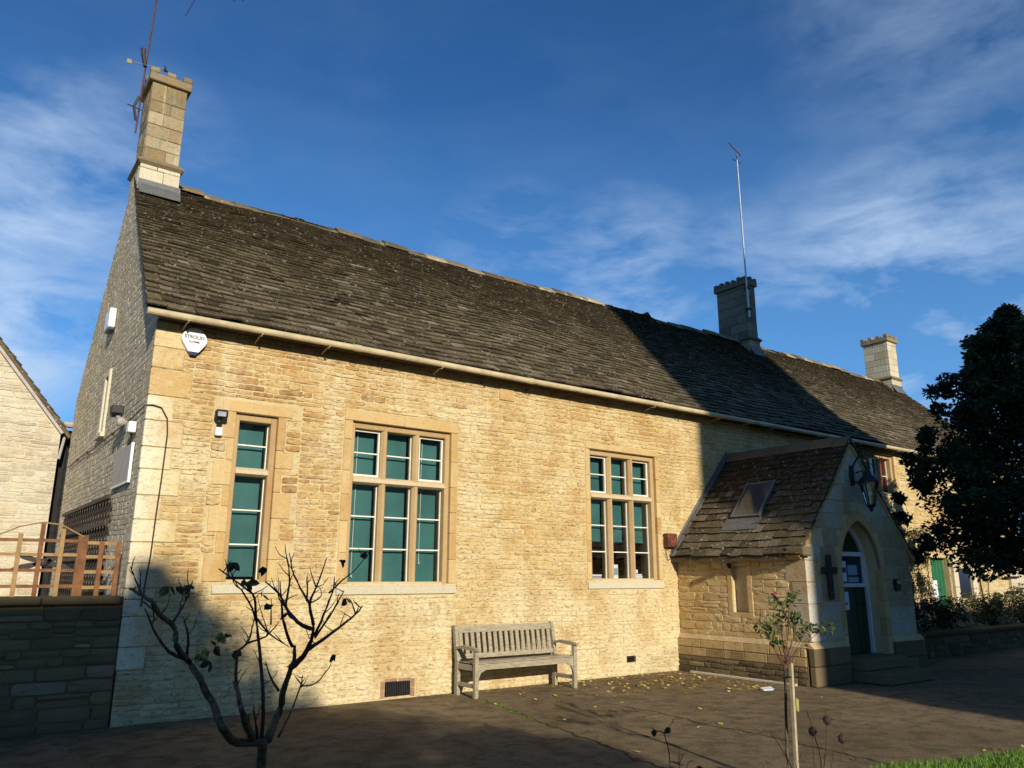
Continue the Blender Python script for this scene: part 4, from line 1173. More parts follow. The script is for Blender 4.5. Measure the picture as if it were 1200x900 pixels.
mb = MB(); mb.prism([(PX0 - ovh, -.026, ez + .02), (PC, -.026, 3.8), (PC, -.026, 3.88), (PX0 - ovh - .02, -.026, ez + .11)], (0, .008, 0)); mb.build('lead_upstand', M_lead, porch)
# coping on the gable
for P, sg in ((PPL, 'l'), (PPR, 'r')):
    s = -.02
    while s < psl - .02:
        L = min(U(.38, .5), psl + .03 - s)
        mb = MB(); vs = [Vector(P(u, q, n)) for n in (-.075, -.004) for u, q in ((2.28, s + .004), (2.525, s + .004), (2.525, s + L - .004), (2.28, s + L - .004))]
        mb.add(vs, [(0, 3, 2, 1), (4, 5, 6, 7), (0, 1, 5, 4), (1, 2, 6, 5), (2, 3, 7, 6), (3, 0, 4, 7)], (U(.2, .8), .1, U(.1, .4))); mb.build('verge_stone', M_porch, porch); s += L
mb = MB(); mb.box(PX0 - .17, PX0 + .05, PY - .11, PY + .2, 1.83, 1.97, (.5, 0, .3), .02); mb.build('kneeler', M_coping, porch)
y = -.12
while y > -2.5:
    L = min(U(.38, .46), y + 2.54); mb = MB(); zz = 3.76 + U(-.01, .01)
    mb.prism([(PC - .16, y, zz - .13), (PC - .13, y, zz - .07), (PC, y, zz + .05), (PC + .13, y, zz - .07), (PC + .16, y, zz - .13), (PC, y, zz - .0)], (0, -L + .006, 0), (R(), .1, U(.3, .9))); mb.build('ridge_tile', M_coping, proof); y -= L
for yy in (-.5, -1.0, -1.5, -2.0):
    pass

# ------------------------------------------------------------- things on the walls
t = thing('cross', (11.05, PY - .04, 1.2), 'dark iron cross fixed to the wall left of the porch door', 'cross')
mb = MB(); mb.box(11.0, 11.10, PY - .07, PY - .03, 1.2, 1.86, bev=.01); mb.build('upright', M_iron, t)
for xa, xb in ((10.86, 10.998), (11.102, 11.24)):
    mb = MB(); mb.box(xa, xb, PY - .066, PY - .032, 1.58, 1.68, bev=.01); mb.build('arm', M_iron, t)
t = thing('intercom_box', (13.0, PY - .02, 1.34), 'small dark box on the porch wall right of the green door', 'intercom')
mb = MB(); mb.box(12.93, 13.07, PY - .07, PY - .015, 1.32, 1.50, bev=.01); bx = mb.build('housing', M_black, t)
mb = MB(); mb.box(12.955, 13.045, PY - .076, PY - .071, 1.42, 1.48, bev=.002); mb.build('speaker_panel', M_steel, t)

t = thing('wall_lantern', (11.98, PY, 3.1), 'black iron lantern on a scrolled bracket high on the porch gable', 'lantern')
mb = MB(); mb.box(11.93, 12.03, PY - .045, PY - .013, 2.98, 3.30, bev=.01); mb.build('back_plate', M_black, t)
mb = MB()
mb.tube([(11.98, PY - .03, 3.25), (11.98, PY - .15, 3.42), (11.94, PY - .26, 3.44), (11.90, PY - .37, 3.34), (11.90, PY - .34, 3.20)], .013, 6)
mb.tube([(11.98, PY - .03, 3.03), (11.98, PY - .16, 3.02), (11.98, PY - .25, 3.10), (11.98, PY - .20, 3.20), (11.98, PY - .1, 3.18)], .013, 6)
mb.tube([(11.98, PY - .25, 3.10), (11.92, PY - .29, 3.18), (11.90, PY - .34, 3.20)], .011, 6)
mb.build('scroll_bracket', M_black, t)
lx, ly, lz = 11.90, PY - .34, 2.58
def ring(r, z_, n=6, a=.2): return [(lx + r * math.cos(a + 2 * math.pi * k / n), ly + r * math.sin(a + 2 * math.pi * k / n), z_) for k in range(n)]
hd = []
mb = MB(); r0, r1, r2, r3 = ring(.165, lz + .40), ring(.15, lz + .44), ring(.06, lz + .55), ring(.025, lz + .64)
mb.add(r0 + r1 + r2 + r3, [(i + 6 * q, (i + 1) % 6 + 6 * q, (i + 1) % 6 + 6 * q + 6, i + 6 * q + 6) for q in range(3) for i in range(6)] + [(5, 4, 3, 2, 1, 0), (18, 19, 20, 21, 22, 23)]); mb.build('lamp_hood', M_black, t)
lo, hi = ring(.065, lz + .06), ring(.145, lz + .40)
for k in range(6):
    mb = MB(); mb.bar(lo[k], hi[k], .014, .014); mb.build('lamp_rib', M_black, t)
    mb = MB(); mb.add([lo[k], lo[(k + 1) % 6], hi[(k + 1) % 6], hi[k]], [(0, 1, 2, 3)]); mb.build('pane', M_glass, t)
mb = MB(); mb.add(ring(.085, lz + .06) + ring(.03, lz), [(i, (i + 1) % 6, (i + 1) % 6 + 6, i + 6) for i in range(6)] + [(11, 10, 9, 8, 7, 6), (0, 1, 2, 3, 4, 5)]); mb.ball((lx, ly, lz - .02), .03, 6, 4); mb.build('lamp_base', M_black, t)
mb = MB(); mb.tube([(lx, ly, lz + .06), (lx, ly, lz + .2)], .012, 6); mb.ball((lx, ly, lz + .24), .04, 8, 6); mb.build('bulb', M_whitebox, t)

# alarm bell box with lettering
t = thing('alarm_box', (2.18, -.03, 4.22), 'white hexagonal burglar alarm box lettered STROUD ALARMS under the gutter at the left corner', 'alarm box')
oc = [(-.07, .15), (-.03, .162), (.03, .165), (.075, .152), (.125, .09), (.145, .05), (.145, .01), (.13, -.03), (.06, -.125), (-.055, -.125), (-.125, -.02), (-.142, .02), (-.142, .06), (-.12, .10)]
mb = MB(); pts = [(2.18 + x, -.075, 4.23 + z_) for x, z_ in oc]; mb.prism(pts[::-1], (0, .055, 0)); mb.build('cover', M_whitebox, t)
mb = MB(); pts = [(2.18 + x, -.07, 4.23 + z_) for x, z_ in ((.055, -.125), (.035, -.165), (-.03, -.165), (-.05, -.125))]; mb.prism(pts, (0, .05, 0)); mb.build('strobe', M_navy, t)


def text(s_, x, y, z_, size, m_, parent, name='lettering'):
    cu = bpy.data.curves.new(name, 'FONT'); cu.body = s_; cu.size = size; cu.extrude = .001; cu.offset = .0012; cu.align_x = 'CENTER'
    o = bpy.data.objects.new(name, cu); C.objects.link(o)
    bpy.context.view_layer.update()
    me = bpy.data.meshes.new_from_object(o.evaluated_get(bpy.context.evaluated_depsgraph_get()))
    bpy.data.objects.remove(o)
    me.materials.clear(); me.materials.append(m_)
    q = bpy.data.objects.new(name, me); C.objects.link(q)
    q.rotation_euler = (math.pi / 2, 0, 0); q.parent = parent
    q.location = Vector((x, y, z_)) - parent.location
    return q


text('STROUD', 2.18, -.078, 4.265, .058, M_navy, t)
text('ALARMS', 2.18, -.078, 4.215, .034, M_redbox, t)

t = thing('security_light', (2.56, -.03, 3.28), 'black floodlight over a white sensor beside the left window', 'floodlight')
mb = MB(); mb.box(2.49, 2.63, -.17, -.08, 3.34, 3.44, bev=.015); mb.build('lamp_head', M_black, t)
mb = MB(); mb.box(2.505, 2.60, -.176, -.171, 3.355, 3.41); mb.build('lamp_glass', M_steel, t)
mb = MB(); mb.tube([(2.56, -.1, 3.34), (2.56, -.09, 3.29), (2.56, -.02, 3.27)], .018, 8); mb.ball((2.56, -.08, 3.30), .035, 8, 6); mb.build('swivel', M_black, t)
mb = MB(); mb.box(2.525, 2.605, -.08, -.018, 3.14, 3.24, bev=.01); mb.build('sensor', M_whitebox, t)

t = thing('gable_light', (X0 - .05, .95, 3.42), 'grey twin floodlight on the gable above a small white box', 'floodlight')
mb = MB(); mb.box(X0 - .24, X0 - .1, .84, .98, 3.44, 3.54, bev=.01); mb.box(X0 - .2, X0 - .08, 1.04, 1.16, 3.44, 3.52, bev=.01); mb.build('lamp_head', M_iron, t)
mb = MB(); mb.tube([(X0 - .15, .92, 3.44), (X0 - .12, .95, 3.36), (X0 - .0, .95, 3.34)], .03, 8); mb.ball((X0 - .1, .95, 3.36), .06, 8, 6); mb.build('mount', M_board, t)
t = thing('junction_box', (X0 - .04, .48, 3.14), 'small white box on the gable close to the corner', 'junction box')
mb = MB(); mb.box(X0 - .1, X0 - .016, .42, .56, 3.16, 3.29, bev=.008); mb.build('cover', M_whitebox, t)
mb = MB(); mb.tube([(X0 - .05, .5, 3.16), (X0 - .03, .56, 3.08), (X0 - .03, .7, 3.05)], .012, 6); mb.build('lead', M_cable, t)
t = thing('gable_alarm', (X0 - .06, 3.15, 5.1), 'narrow white alarm box high on the grey gable wall', 'alarm box')
mb = MB(); mb.box(X0 - .11, X0 - .016, 2.98, 3.34, 5.12, 5.42, bev=.012); mb.build('cover', M_whitebox, t)
mb = MB(); mb.box(X0 - .1, X0 - .02, 3.0, 3.32, 5.09, 5.118); mb.build('base', M_navy, t)
t = thing('wall_board', (X0 - .02, .92, 2.62), 'blank grey board fixed to the gable wall below the white box', 'board')
mb = MB(); mb.box(X0 - .035, X0 - .016, .44, 1.48, 2.60, 3.04, bev=.003); mb.build('board', M_board, t)
mb = MB(); mb.box(X0 - .045, X0 - .016, .41, .437, 2.60, 3.04); mb.box(X0 - .045, X0 - .016, .41, 1.48, 2.575, 2.597); mb.build('edge_strip', M_whitebox, t)
t = thing('meter_box', (10.28, -.05, 1.98), 'rusty red box on the wall between the right window and the porch', 'box')
mb = MB(); mb.box(10.165, 10.40, -.13, -.02, 2.02, 2.25, bev=.01); mb.build('housing', M_redbox, t)
mb = MB(); mb.box(10.18, 10.385, -.138, -.131, 2.035, 2.235, bev=.003); mb.build('door', M_redbox, t)
mb = MB(); mb.tube([(10.2, -.08, 2.02), (10.19, -.05, 1.9), (10.25, -.03, 1.80), (10.33, -.03, 1.83), (10.36, -.06, 2.02)], .007, 6); mb.build('looped_cable', M_cable, t)

mb = MB(); mb.tube([(X0 - .03, 5.9, 3.33), (X0 - .03, 4.6, 3.36), (X0 - .035, 3.0, 3.335), (X0 - .03, 1.6, 3.36), (X0 - .04, .9, 3.34), (X0 - .03, .2, 3.40), (X0 - .03, -.03, 3.41), (X0 + .05, -.035, 3.42), (X0 + .14, -.035, 3.40), (X0 + .215, -.035, 3.28), (X0 + .235, -.035, 3.1), (X0 + .225, -.035, 2.6), (X0 + .21, -.035, 2.2), (X0 + .2, -.035, 1.75), (X0 + .16, -.035, 1.2)], .0085, 6)
for y in (4.9, 3.9, 2.5, 1.9): mb.ball((X0 - .035, y, 3.35), .022, 6, 4)
mb.build('cable', M_cable, label='dark cable running along the gable, round the corner and down the front wall', cat='cable')

# trellis on the gable
t = thing('gable_trellis', (X0 - .03, 3.4, 1.25), 'weathered diamond trellis fixed to the grey gable wall', 'trellis')
y0, y1, z0, z1 = 1.32, 5.4, .9, 2.5
def clipseg(ya, za, yb, zb):
    # clip to box
    t0, t1 = 0., 1.
    for p, d, lo_, hi_ in ((ya, yb - ya, y0, y1), (za, zb - za, z0, z1)):
        if abs(d) < 1e-9: continue
        a, b = (lo_ - p) / d, (hi_ - p) / d
        if a > b: a, b = b, a
        t0 = max(t0, a); t1 = min(t1, b)
    return (t0, t1) if t1 - t0 > .02 else None
q = -2.0
while q < 6:
    for sg, off in ((1, .03), (-1, .048)):
        ya, za = (y0 + q, z0) if sg > 0 else (y0 + q, z1)
        yb, zb = ya + 2.2, za + sg * 1.6
        cc = clipseg(ya, za, yb, zb)
        if cc:
            A = (X0 - off, ya + (yb - ya) * cc[0], za + (zb - za) * cc[0]); B = (X0 - off, ya + (yb - ya) * cc[1], za + (zb - za) * cc[1])
            mb = MB(); mb.bar(A, B, .012, .03, up=(0, 0, 1)); mb.build('trellis_slat', M_trellis, t)
    q += .21
for zz in (.95, 1.35, 1.75, 2.15, 2.48):
    mb = MB(); mb.bar((X0 - .07, y0, zz), (X0 - .07, y1, zz + .0), .025, .05); mb.build('rail', M_trellis, t)

t = thing('wall_bracket', (PX0 - .02, -1.13, 1.68), 'small rusty iron bracket at the top of the blocked slit window', 'bracket')
mb = MB(); mb.box(PX0 - .22, PX0 - .01, -1.16, -1.13, 1.66, 1.74, bev=.004); mb.build('arm', M_cable, t)

# ================================================================== aerials
t = thing('red_aerial', (1.70, 3.0, 8.3), 'tall red mast strapped to the left chimney with small aerials on it', 'aerial')
mb = MB(); mb.tube([(1.68, 2.98, 8.35), (1.69, 2.92, 9.4), (1.75, 2.9, 12.2)], .014, 8); mb.build('mast', M_redpole, t)
mb = MB(); mb.tube([(1.42, 2.9, 9.50), (2.02, 2.86, 9.56)], .009, 6); mb.build('boom', M_steel, t)
mb = MB(); mb.box(1.41, 1.48, 2.88, 2.89, 9.46, 9.53); mb.build('plate', M_chim, t)
mb = MB(); mb.ball((1.98, 2.87, 9.55), .035, 6, 4); mb.tube([(1.95, 2.82, 9.6), (2.04, 2.9, 9.5)], .006, 5); mb.build('tip', M_iron, t)
mb = MB(); mb.tube([(1.68, 2.89, 9.5), (1.63, 2.89, 9.70), (1.62, 2.89, 9.80)], .03, 7, r2=.04); mb.build('amplifier', M_iron, t)
mb = MB(); mb.tube([(1.50, 2.9, 8.75), (1.72, 2.9, 8.72)], .01, 5); mb.tube([(1.66, 2.96, 8.55), (1.60, 2.9, 8.75), (1.66, 2.9, 8.95)], .022, 5); mb.build('clamp', M_iron, t)
mb = MB()
for (xa, za, xb, zb) in ((1.86, 11.42, 1.80, 10.84), (2.41, 11.44, 2.19, 10.72), (2.1, 11.43, 2.02, 11.30), (2.75, 11.46, 2.66, 11.34), (3.0, 11.47, 2.93, 11.37)):
    mb = MB(); mb.tube([(xa, 2.9, za), (xb, 2.9, zb)], .009, 5); mb.build('element', M_navy, t)
mb = MB(); mb.tube([(1.6, 2.9, 11.42), (3.1, 2.9, 11.48)], .012, 6); mb.build('boom', M_navy, t)
t = thing('roof_aerial', (16.84, 2.70, 8.0), 'very tall thin mast with small multi element aerial on the dark middle chimney', 'aerial')
mb = MB(); mb.tube([(16.86, 2.72, 8.3), (16.80, 2.70, 9.5), (16.79, 2.7, 11.2), (16.78, 2.7, 13.2)], .026, 8, r2=.020); mb.build('mast', M_steel, t)
mb = MB(); mb.tube([(16.75, 2.55, 13.0), (16.73, 2.9, 13.55)], .016, 6); mb.build('boom', M_iron, t)
for i in range(8):
    mb = MB(); f = i / 7; y = 2.55 + .35 * f; zz = 13.0 + .55 * f; L = .20 - .06 * f; mb.tube([(16.74 - L, y, zz), (16.74 + L, y, zz)], .006, 4); mb.build('element', M_steel, t)
mb = MB(); mb.tube([(16.6, 2.7, 12.9), (16.95, 2.7, 12.9)], .012, 5)
for zz in (8.5, 9.1): mb.box(16.80, 16.92, 2.66, 2.80, zz, zz + .05)
mb.build('bracket', M_iron, t)

# ================================================================== bench
bt = thing('garden_bench', (6.76, -.34, 0), 'weathered silver grey slatted wooden bench against the sunny wall', 'bench')
bl0, bl1, yb_, yf_ = 5.92, 7.60, -.16, -.60
def bx(name, *a, bev=.005, par=None, m_=None):
    mb = MB(); mb.box(*a, (R(), 0, 0), bev); return mb.build(name, m_ or M_teak, par or bt)
for x in (bl0, bl1):
    mb = MB(); mb.bar((x, yb_, 0), (x, yb_, .42), .05, .065, up=(0, 1, 0)); mb.bar((x, yb_, .42), (x, yb_ + .085, .88), .05, .06, up=(0, 1, 0)); mb.build('leg', M_teak, bt)
    bx('leg', x - .028, x + .028, yf_ - .03, yf_ + .03, 0, .585)
    mb = MB(); pts = [(x - .032, yb_ + .05, .60), (x - .032, yb_ - .15, .635), (x - .032, yf_ + .05, .62), (x - .032, yf_ - .07, .60), (x - .032, yf_ - .08, .585), (x - .032, yf_ - .03, .575), (x - .032, yb_ - .1, .595), (x - .032, yb_ + .05, .565)]
    mb.prism(pts, (.064, 0, 0)); mb.build('armrest', M_teak, bt)
    bx('stretcher', x - .018, x + .018, yf_ + .031, yb_ - .031, .12, .17)
    bx('side_rail', x - .018, x + .018, yf_ + .031, yb_ - .031, .33, .40)
mb = MB(); mb.prism([(bl0 + .03, yf_ - .015, .415), (bl1 - .03, yf_ - .015, .415), (bl1 - .03, yf_ - .015, .22), (bl1 - .07, yf_ - .015, .31), (bl1 - .16, yf_ - .015, .345), (bl0 + .16, yf_ - .015, .345), (bl0 + .07, yf_ - .015, .31), (bl0 + .03, yf_ - .015, .22)], (0, .03, 0)); mb.build('front_apron', M_teak, bt)
bx('back_seat_rail', bl0 + .03, bl1 - .03, yb_ - .02, yb_ + .02, .33, .41)
for i in range(5):
    y = yf_ + .01 + i * .088; bx('seat_slat', bl0 - .005 if i else bl0 - .03, bl1 + .005 if i else bl1 + .03, y - .035, y + .037, .418, .44 - .006 * abs(i - 1))
yt = lambda zz: yb_ + .085 * (zz - .42) / .46
mb = MB(); mb.bar((bl0 + .03, yt(.82), .82), (bl1 - .03, yt(.82), .82), .035, .09, up=(0, .18, 1)); mb.build('top_rail', M_teak, bt)
mb = MB(); mb.bar((bl0 + .03, yt(.47), .475), (bl1 - .03, yt(.47), .475), .035, .06, up=(0, .18, 1)); mb.build('bottom_rail', M_teak, bt)
for i in range(17):
    x = bl0 + .075 + i * (bl1 - bl0 - .15) / 16
    mb = MB(); mb.bar((x, yt(.5), .50), (x, yt(.78), .78), .055, .014, (R(), 0, 0), up=(0, 1, -.18)); mb.build('back_slat', M_teak, bt)

# ================================================================== low wall, fence
lw = thing('garden_wall', (-1.5, .2, 0), 'low shaded rubble wall joined to the left corner with dark stone coping', 'wall')
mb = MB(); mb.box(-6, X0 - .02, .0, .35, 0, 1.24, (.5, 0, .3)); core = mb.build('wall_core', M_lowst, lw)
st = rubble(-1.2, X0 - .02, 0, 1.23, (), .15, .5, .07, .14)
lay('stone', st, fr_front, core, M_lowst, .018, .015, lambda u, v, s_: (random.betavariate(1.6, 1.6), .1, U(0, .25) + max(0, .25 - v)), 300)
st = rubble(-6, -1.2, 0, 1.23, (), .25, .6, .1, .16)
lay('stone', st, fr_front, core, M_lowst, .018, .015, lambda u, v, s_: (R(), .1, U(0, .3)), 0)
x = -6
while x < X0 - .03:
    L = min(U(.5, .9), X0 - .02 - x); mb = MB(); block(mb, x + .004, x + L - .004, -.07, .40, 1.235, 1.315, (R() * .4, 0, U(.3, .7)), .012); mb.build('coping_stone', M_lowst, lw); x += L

tf = thing('garden_fence', (.6, .12, 1.31), 'orange timber lattice fence with arched tops and a dark flower ornament on the low wall', 'fence')
fy = .14
zt = 1.90
def pole(x0, z0_, x1, z1_, w_, m_, name, y=fy, d=.03):
    mb = MB(); mb.bar((x0, y, z0_), (x1, y, z1_), w_, d, up=(0, 1, 0)); mb.build(name, m_, tf)
def hrail(x0, x1, zz, h, m_, y, d=.02):
    mb = MB(); mb.bar((x0, y, zz), (x1, y, zz), d, h, up=(0, 0, 1)); mb.build('rail', m_, tf)
for px_ in (-2.26, -1.38, -.36, .52):
    pole(px_, 1.31, px_, zt + .02, .085, M_fence, 'post', fy + .03, .06)
pole(1.32, 1.31, 1.32, zt + .05, .095, M_fence, 'post', fy + .03, .07)
for zz, m_ in ((1.885, M_fence), (1.74, M_fencep), (1.58, M_fence), (1.42, M_fence)):
    hrail(-2.3, 1.28, zz, .032, m_, fy)
    hrail(1.365, 1.70, zz - .015, .034, M_fencep, fy)
for bx0 in (-2.28, -1.4, -.38, .5):
    for i, m_ in enumerate((M_fencep, M_fence, M_fencep)):
        xx = bx0 + .24 + i * .19; dz_ = (.06, .17, .12)[i]
        pole(xx, 1.315, xx + .0, 1.89 + dz_, .042, m_, 'upright_slat', fy - .022, .018)
    pts = [(bx0 + .05, fy - .01, 1.93), (bx0 + .22, fy - .01, 2.02), (bx0 + .42, fy - .01, 2.07), (bx0 + .6, fy - .01, 2.05), (bx0 + .82, fy - .01, 1.93)]
    mb = MB(); mb.tube(pts, .008, 6); mb.build('arch_hoop', M_fencep, tf)
for xx in (1.5, 1.67): pole(xx, 1.315, xx + .0, 1.89, .045, M_fence, 'upright_slat', fy - .022, .018)
# flower ornament in each panel: dark pointed petals
for cx in (.98, .10, -.9):
    for dx, dz_ in ((-.28, .10), (-.30, -.07), (.28, .11), (.28, -.07), (-.10, -.02), (.08, .02)):
        mb = MB(); L = math.hypot(dx, dz_); ux, uz = dx / L, dz_ / L
        prof_ = [(0, 0), (.3, .03), (.65, .035), (1, 0), (.65, -.025), (.3, -.02)]
        pts = [(cx + ux * L * a + -uz * b, fy + .012, 1.66 + uz * L * a + ux * b) for a, b in prof_]
        mb.prism(pts, (0, .02, 0)); mb.build('petal', M_iron, tf)
    mb = MB(); mb.ball((cx, fy + .02, 1.66), .045, 8, 6, sc=(1, .5, 1)); mb.build('flower_centre', M_iron, tf)
# chain of small dark pieces behind the right bay
mb = MB()
for i in range(9):
    mb.ball((1.60 - .010 * i + U(-.012, .012), fy + .2, 1.34 + i * .055), .024, 6, 4, sc=(1, 1, 1.2))
tb = mb.build('wind_chime', M_iron, label='dark knotted string hanging behind the right end of the fence', cat='hanging string')

# ================================================================== outbuilding on the left
ob = thing('outbuilding', (-.8, 8, 0), 'pale stone gabled outbuilding at the left edge behind the fence', 'building')
OY, OX1, OE = 7.0, 1.66, 4.12
ok = 1.235
oxa = -1.3; oza = OE + ok * (OX1 - oxa)
mb = MB(); mb.prism([(2 * oxa - OX1, OY, 0), (OX1, OY, 0), (OX1, OY, OE), (oxa, OY, oza), (2 * oxa - OX1, OY, OE)], (0, 6, 0), (.5, 0, 0)); ow = mb.build('gable_wall', M_gmort, ob)
fr_ob = lambda u, v, w_: (u, OY - w_, v)
oclip = lambda v: (-4 if v < OE else max(-4, 2 * oxa - OX1 + (v - OE + .08) / ok), OX1 if v < OE else OX1 - (v - OE + .08) / ok)
st = rubble(-4, OX1, 0.9, 7.6, (), .15, .5, .07, .13, clip=oclip)
lay('stone', st, fr_ob, ow, M_gable, .012, .012, lambda u, v, s_: (U(.0, 1), .2, .3 if R() < .05 else 0), 120, wob=.01)
def POB(u, s, n):
    L = math.hypot(1, ok); return (OX1 + .16 - s / L + n * ok / L, OY - .13 + u, OE - .16 * ok + .09 + s * ok / L + n / L)
osl = (OX1 + .16 - oxa) * math.hypot(1, ok)
mb = MB(); vs = [POB(u, s, n) for n in (-.05, 0) for u, s in ((0, 0), (6.2, 0), (6.2, osl), (0, osl))]
mb.add(vs, [(0, 3, 2, 1), (4, 5, 6, 7), (0, 1, 5, 4), (1, 2, 6, 5), (2, 3, 7, 6), (3, 0, 4, 7)], (.6, 0, 0)); orf = mb.build('roof', M_slate, ob)
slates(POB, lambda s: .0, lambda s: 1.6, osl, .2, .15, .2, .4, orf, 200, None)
mb = MB(); L = math.hypot(1, ok); mb.bar((OX1 + .02, OY - .03, OE - .05), (oxa, OY - .03, oza - .05), .05, .14, (.8, .3, 0), up=(0, 1, 0)); mb.build('verge_board', M_board, ob)
mb = MB(); vs = [POB(u, s, n).__class__(POB(u, s, n)) for n in (0, .03) for u, s in ((0, 0), (.2, 0), (.2, osl), (0, osl))]
mb.box(OX1 + .02, 2.6, OY + .35, OY + .45, 0, 4.2); bd = mb.build('gap_shade_panel', M_gapshade, ob)  # black panel standing in for the deep shade of the gap
for i in range(6):
    m2 = MB(); m2.box(OX1 + .03 + i * .15, OX1 + .17 + i * .15, OY + .32, OY + .349, 0, 4.15, bev=.006); m2.build('board', M_gapshade, ob)  # black strips, part of the stand-in for the gap shade
mb = MB(); mb.tube([(OX1 + .04, OY + .15, 4.28), (2.6, OY + .15, 4.26)], .06, 8); mb.tube([(OX1 + .1, OY + .1, 4.2), (OX1 + .02, OY - .0, 3.6)], .025, 6); mb.build('gutter', M_board, ob)

# ================================================================== planting
def leaf(mb, p, L, w_, col, rnd=True, fold=.3):
    """one pointed leaf, six faces, curled"""
    p = Vector(p)
    d = Vector((U(-1, 1), U(-1, 1), U(-.9, .5))).normalized(); n_ = Vector((U(-1, 1), U(-1, 1), U(-.2, 1))).normalized()
    s_ = d.cross(n_).normalized(); n_ = s_.cross(d)
    q = [p, p + d * L * .35 + s_ * w_ * .5, p + d * L * .75 + s_ * w_ * .35 - n_ * L * .12, p + d * L - n_ * L * .25,
         p + d * L * .75 - s_ * w_ * .35 - n_ * L * .12, p + d * L * .35 - s_ * w_ * .5, p + d * L * .4 - n_ * w_ * fold]
    mb.add(q, [(0, 1, 6), (1, 2, 6), (2, 3, 6), (3, 4, 6), (4, 5, 6), (5, 0, 6)], col)


def smooth_line(pts, n=3):
    P_ = [Vector(p) for p in pts]
    if len(P_) < 3: return P_
    out = []
    for i in range(len(P_) - 1):
        p0, p1, p2, p3 = P_[max(i - 1, 0)], P_[i], P_[i + 1], P_[min(i + 2, len(P_) - 1)]
        for j in range(n):
            t = j / n
            out.append(.5 * ((2 * p1) + (p2 - p0) * t + (2 * p0 - 5 * p1 + 4 * p2 - p3) * t * t + (3 * p1 - p0 - 3 * p2 + p3) * t ** 3))
    return out + [P_[-1]]


def wiggle(pts, k=.012):
    pts = smooth_line(pts); k *= .35
    out = []
    for i in range(len(pts) - 1):
        a, b = Vector(pts[i]), Vector(pts[i + 1])
        L = (b - a).length
        m_ = max(1, int(L / .07))
        for j in range(m_):
            p = a.lerp(b, j / m_)
            if i or j: p = p + Vector((U(-1, 1), U(-1, 1), U(-1, 1))) * min(k, L * .12)
            out.append(p)
    out.append(Vector(pts[-1]))
    return out


def rose(name, loc, label, data, taper=.30, thick_m=M_bark, thin_m=M_twig, thr=.018, ground=True):
    t = thing(name, loc, label, 'rose bush', 'rose bushes in the foreground bed')
    first = True
    for rad, pts in data:
        pts = [Vector(p) for p in pts]
        if name == 'rose_bush': rad *= .8 if rad < .015 else .88
        if ground and first:
            pts[0] = Vector((pts[0].x, pts[0].y, min(0, pts[0].z) if pts[0].z < .02 else 0.0))
        mb = MB(); wp = wiggle(pts, rad * .6 if rad > .01 else .006)
        mb.tube(wp, rad, 9 if rad > .01 else 6, r2=rad * (taper if not first else .9))
        if name == 'rose_bush' and not first and .005 < rad < .016:
            for p in wp[2:-1]:
                if R() < .42:
                    d = Vector((U(-1, 1), U(-.6, .6), U(.1, 1.3))).normalized(); L_ = U(.03, .11); q_ = p + d * L_ * .5; mb.tube([p, q_, q_ + (d + Vector((U(-.4, .4), 0, U(0, .5)))).normalized() * L_ * .5], .0032, 5, r2=.0016)
        # thorns and buds
        for p in wp[1:-1]:
            if R() < .45:
                d = Vector((U(-1, 1), U(-1, 1), U(0, 1))).normalized(); mb.tube([p, p + d * (rad * .8 + .010)], max(.0022, rad * .25), 4, r2=.0008)
        mb.build('trunk' if first else 'branch', thick_m if rad >= thr else thin_m, t, smooth=True)
        first = False
    return t


rb = rose('rose_bush', (ROSE_BIG[0][1][-1][0], ROSE_BIG[0][1][-1][1], 0), 'large bare pruned rose bush with thick grey stems in the left foreground', ROSE_BIG)
for i, p in enumerate(ROSE_BIG_LEAF):
    g_ = i in (0, 1, 9)
    for _ in range(3 if g_ else 2):
        mb = MB(); leaf(mb, p, U(.05, .07), U(.032, .045), (R(), 0, 0)); mb.build('leaf', M_leafg if g_ else M_leafd, rb)
for p in ROSE_BIG_BLOOM:
    mb = MB()
    for _ in range(11): leaf(mb, (p[0], p[1], p[2]), .05, .045, (R(), 0, 0))
    mb.build('bloom', M_bloom, rb)
rs = rose('standard_rose', (ROSE_STD[0][1][-1][0], ROSE_STD[0][1][-1][1], 0), 'leafy standard rose tied to a pale stake in front of the porch', ROSE_STD, thr=.011)
a, b = ROSE_STD[0][1][0], ROSE_STD[0][1][-1]
sp, sq = STAKE[0][1]
mb = MB(); mb.bar((sp[0], sp[1], 0), sq, .025, .025, up=(0, 1, 0)); mb.build('stake', M_stake, rs)
mb = MB(); mb.tube([(b[0] + .02, b[1], b[2] - .08), (sq[0], sq[1], sq[2] - .1), (b[0] - .02, b[1] + .02, b[2] - .09)], .006, 5); mb.build('tie', M_black, rs)
mb = MB(); zt_ = sq[2] - .25; mb.prism([(sq[0] + .0, sq[1] - .02, zt_), (sq[0] + .035, sq[1] - .02, zt_ - .01), (sq[0] + .03, sq[1] - .02, zt_ - .10), (sq[0] - .0, sq[1] - .02, zt_ - .09)], (0, .003, 0)); mb.build('label_tag', M_bloom, rs)
for i, p in enumerate(ROSE_STD_LEAF):
    for _ in range(5):
        mb = MB(); q = Vector(p).lerp(Vector(b), U(0, .22))
        for _k in range(3):
            mb = MB(); leaf(mb, (q.x + U(-.03, .03), q.y + U(-.04, .04), q.z + U(-.02, .03)), U(.035, .055), U(.022, .032), (R(), 0, 0)); mb.build('leaf', M_leafg if R() < .75 else M_leafd, rs)
mb = MB()
tp = ROSE_STD_LEAF[2]
for _ in range(7): leaf(mb, (tp[0], tp[1], tp[2] + .02), .03, .028, (R(), 0, 0))
mb.build('rosebud', M_pink, rs)
rh = rose('rose_bush', (ROSE_HIP[0][1][0][0], ROSE_HIP[0][1][0][1], 0), 'small bare rose bush with dried hips right of the staked rose', ROSE_HIP, thr=.5)
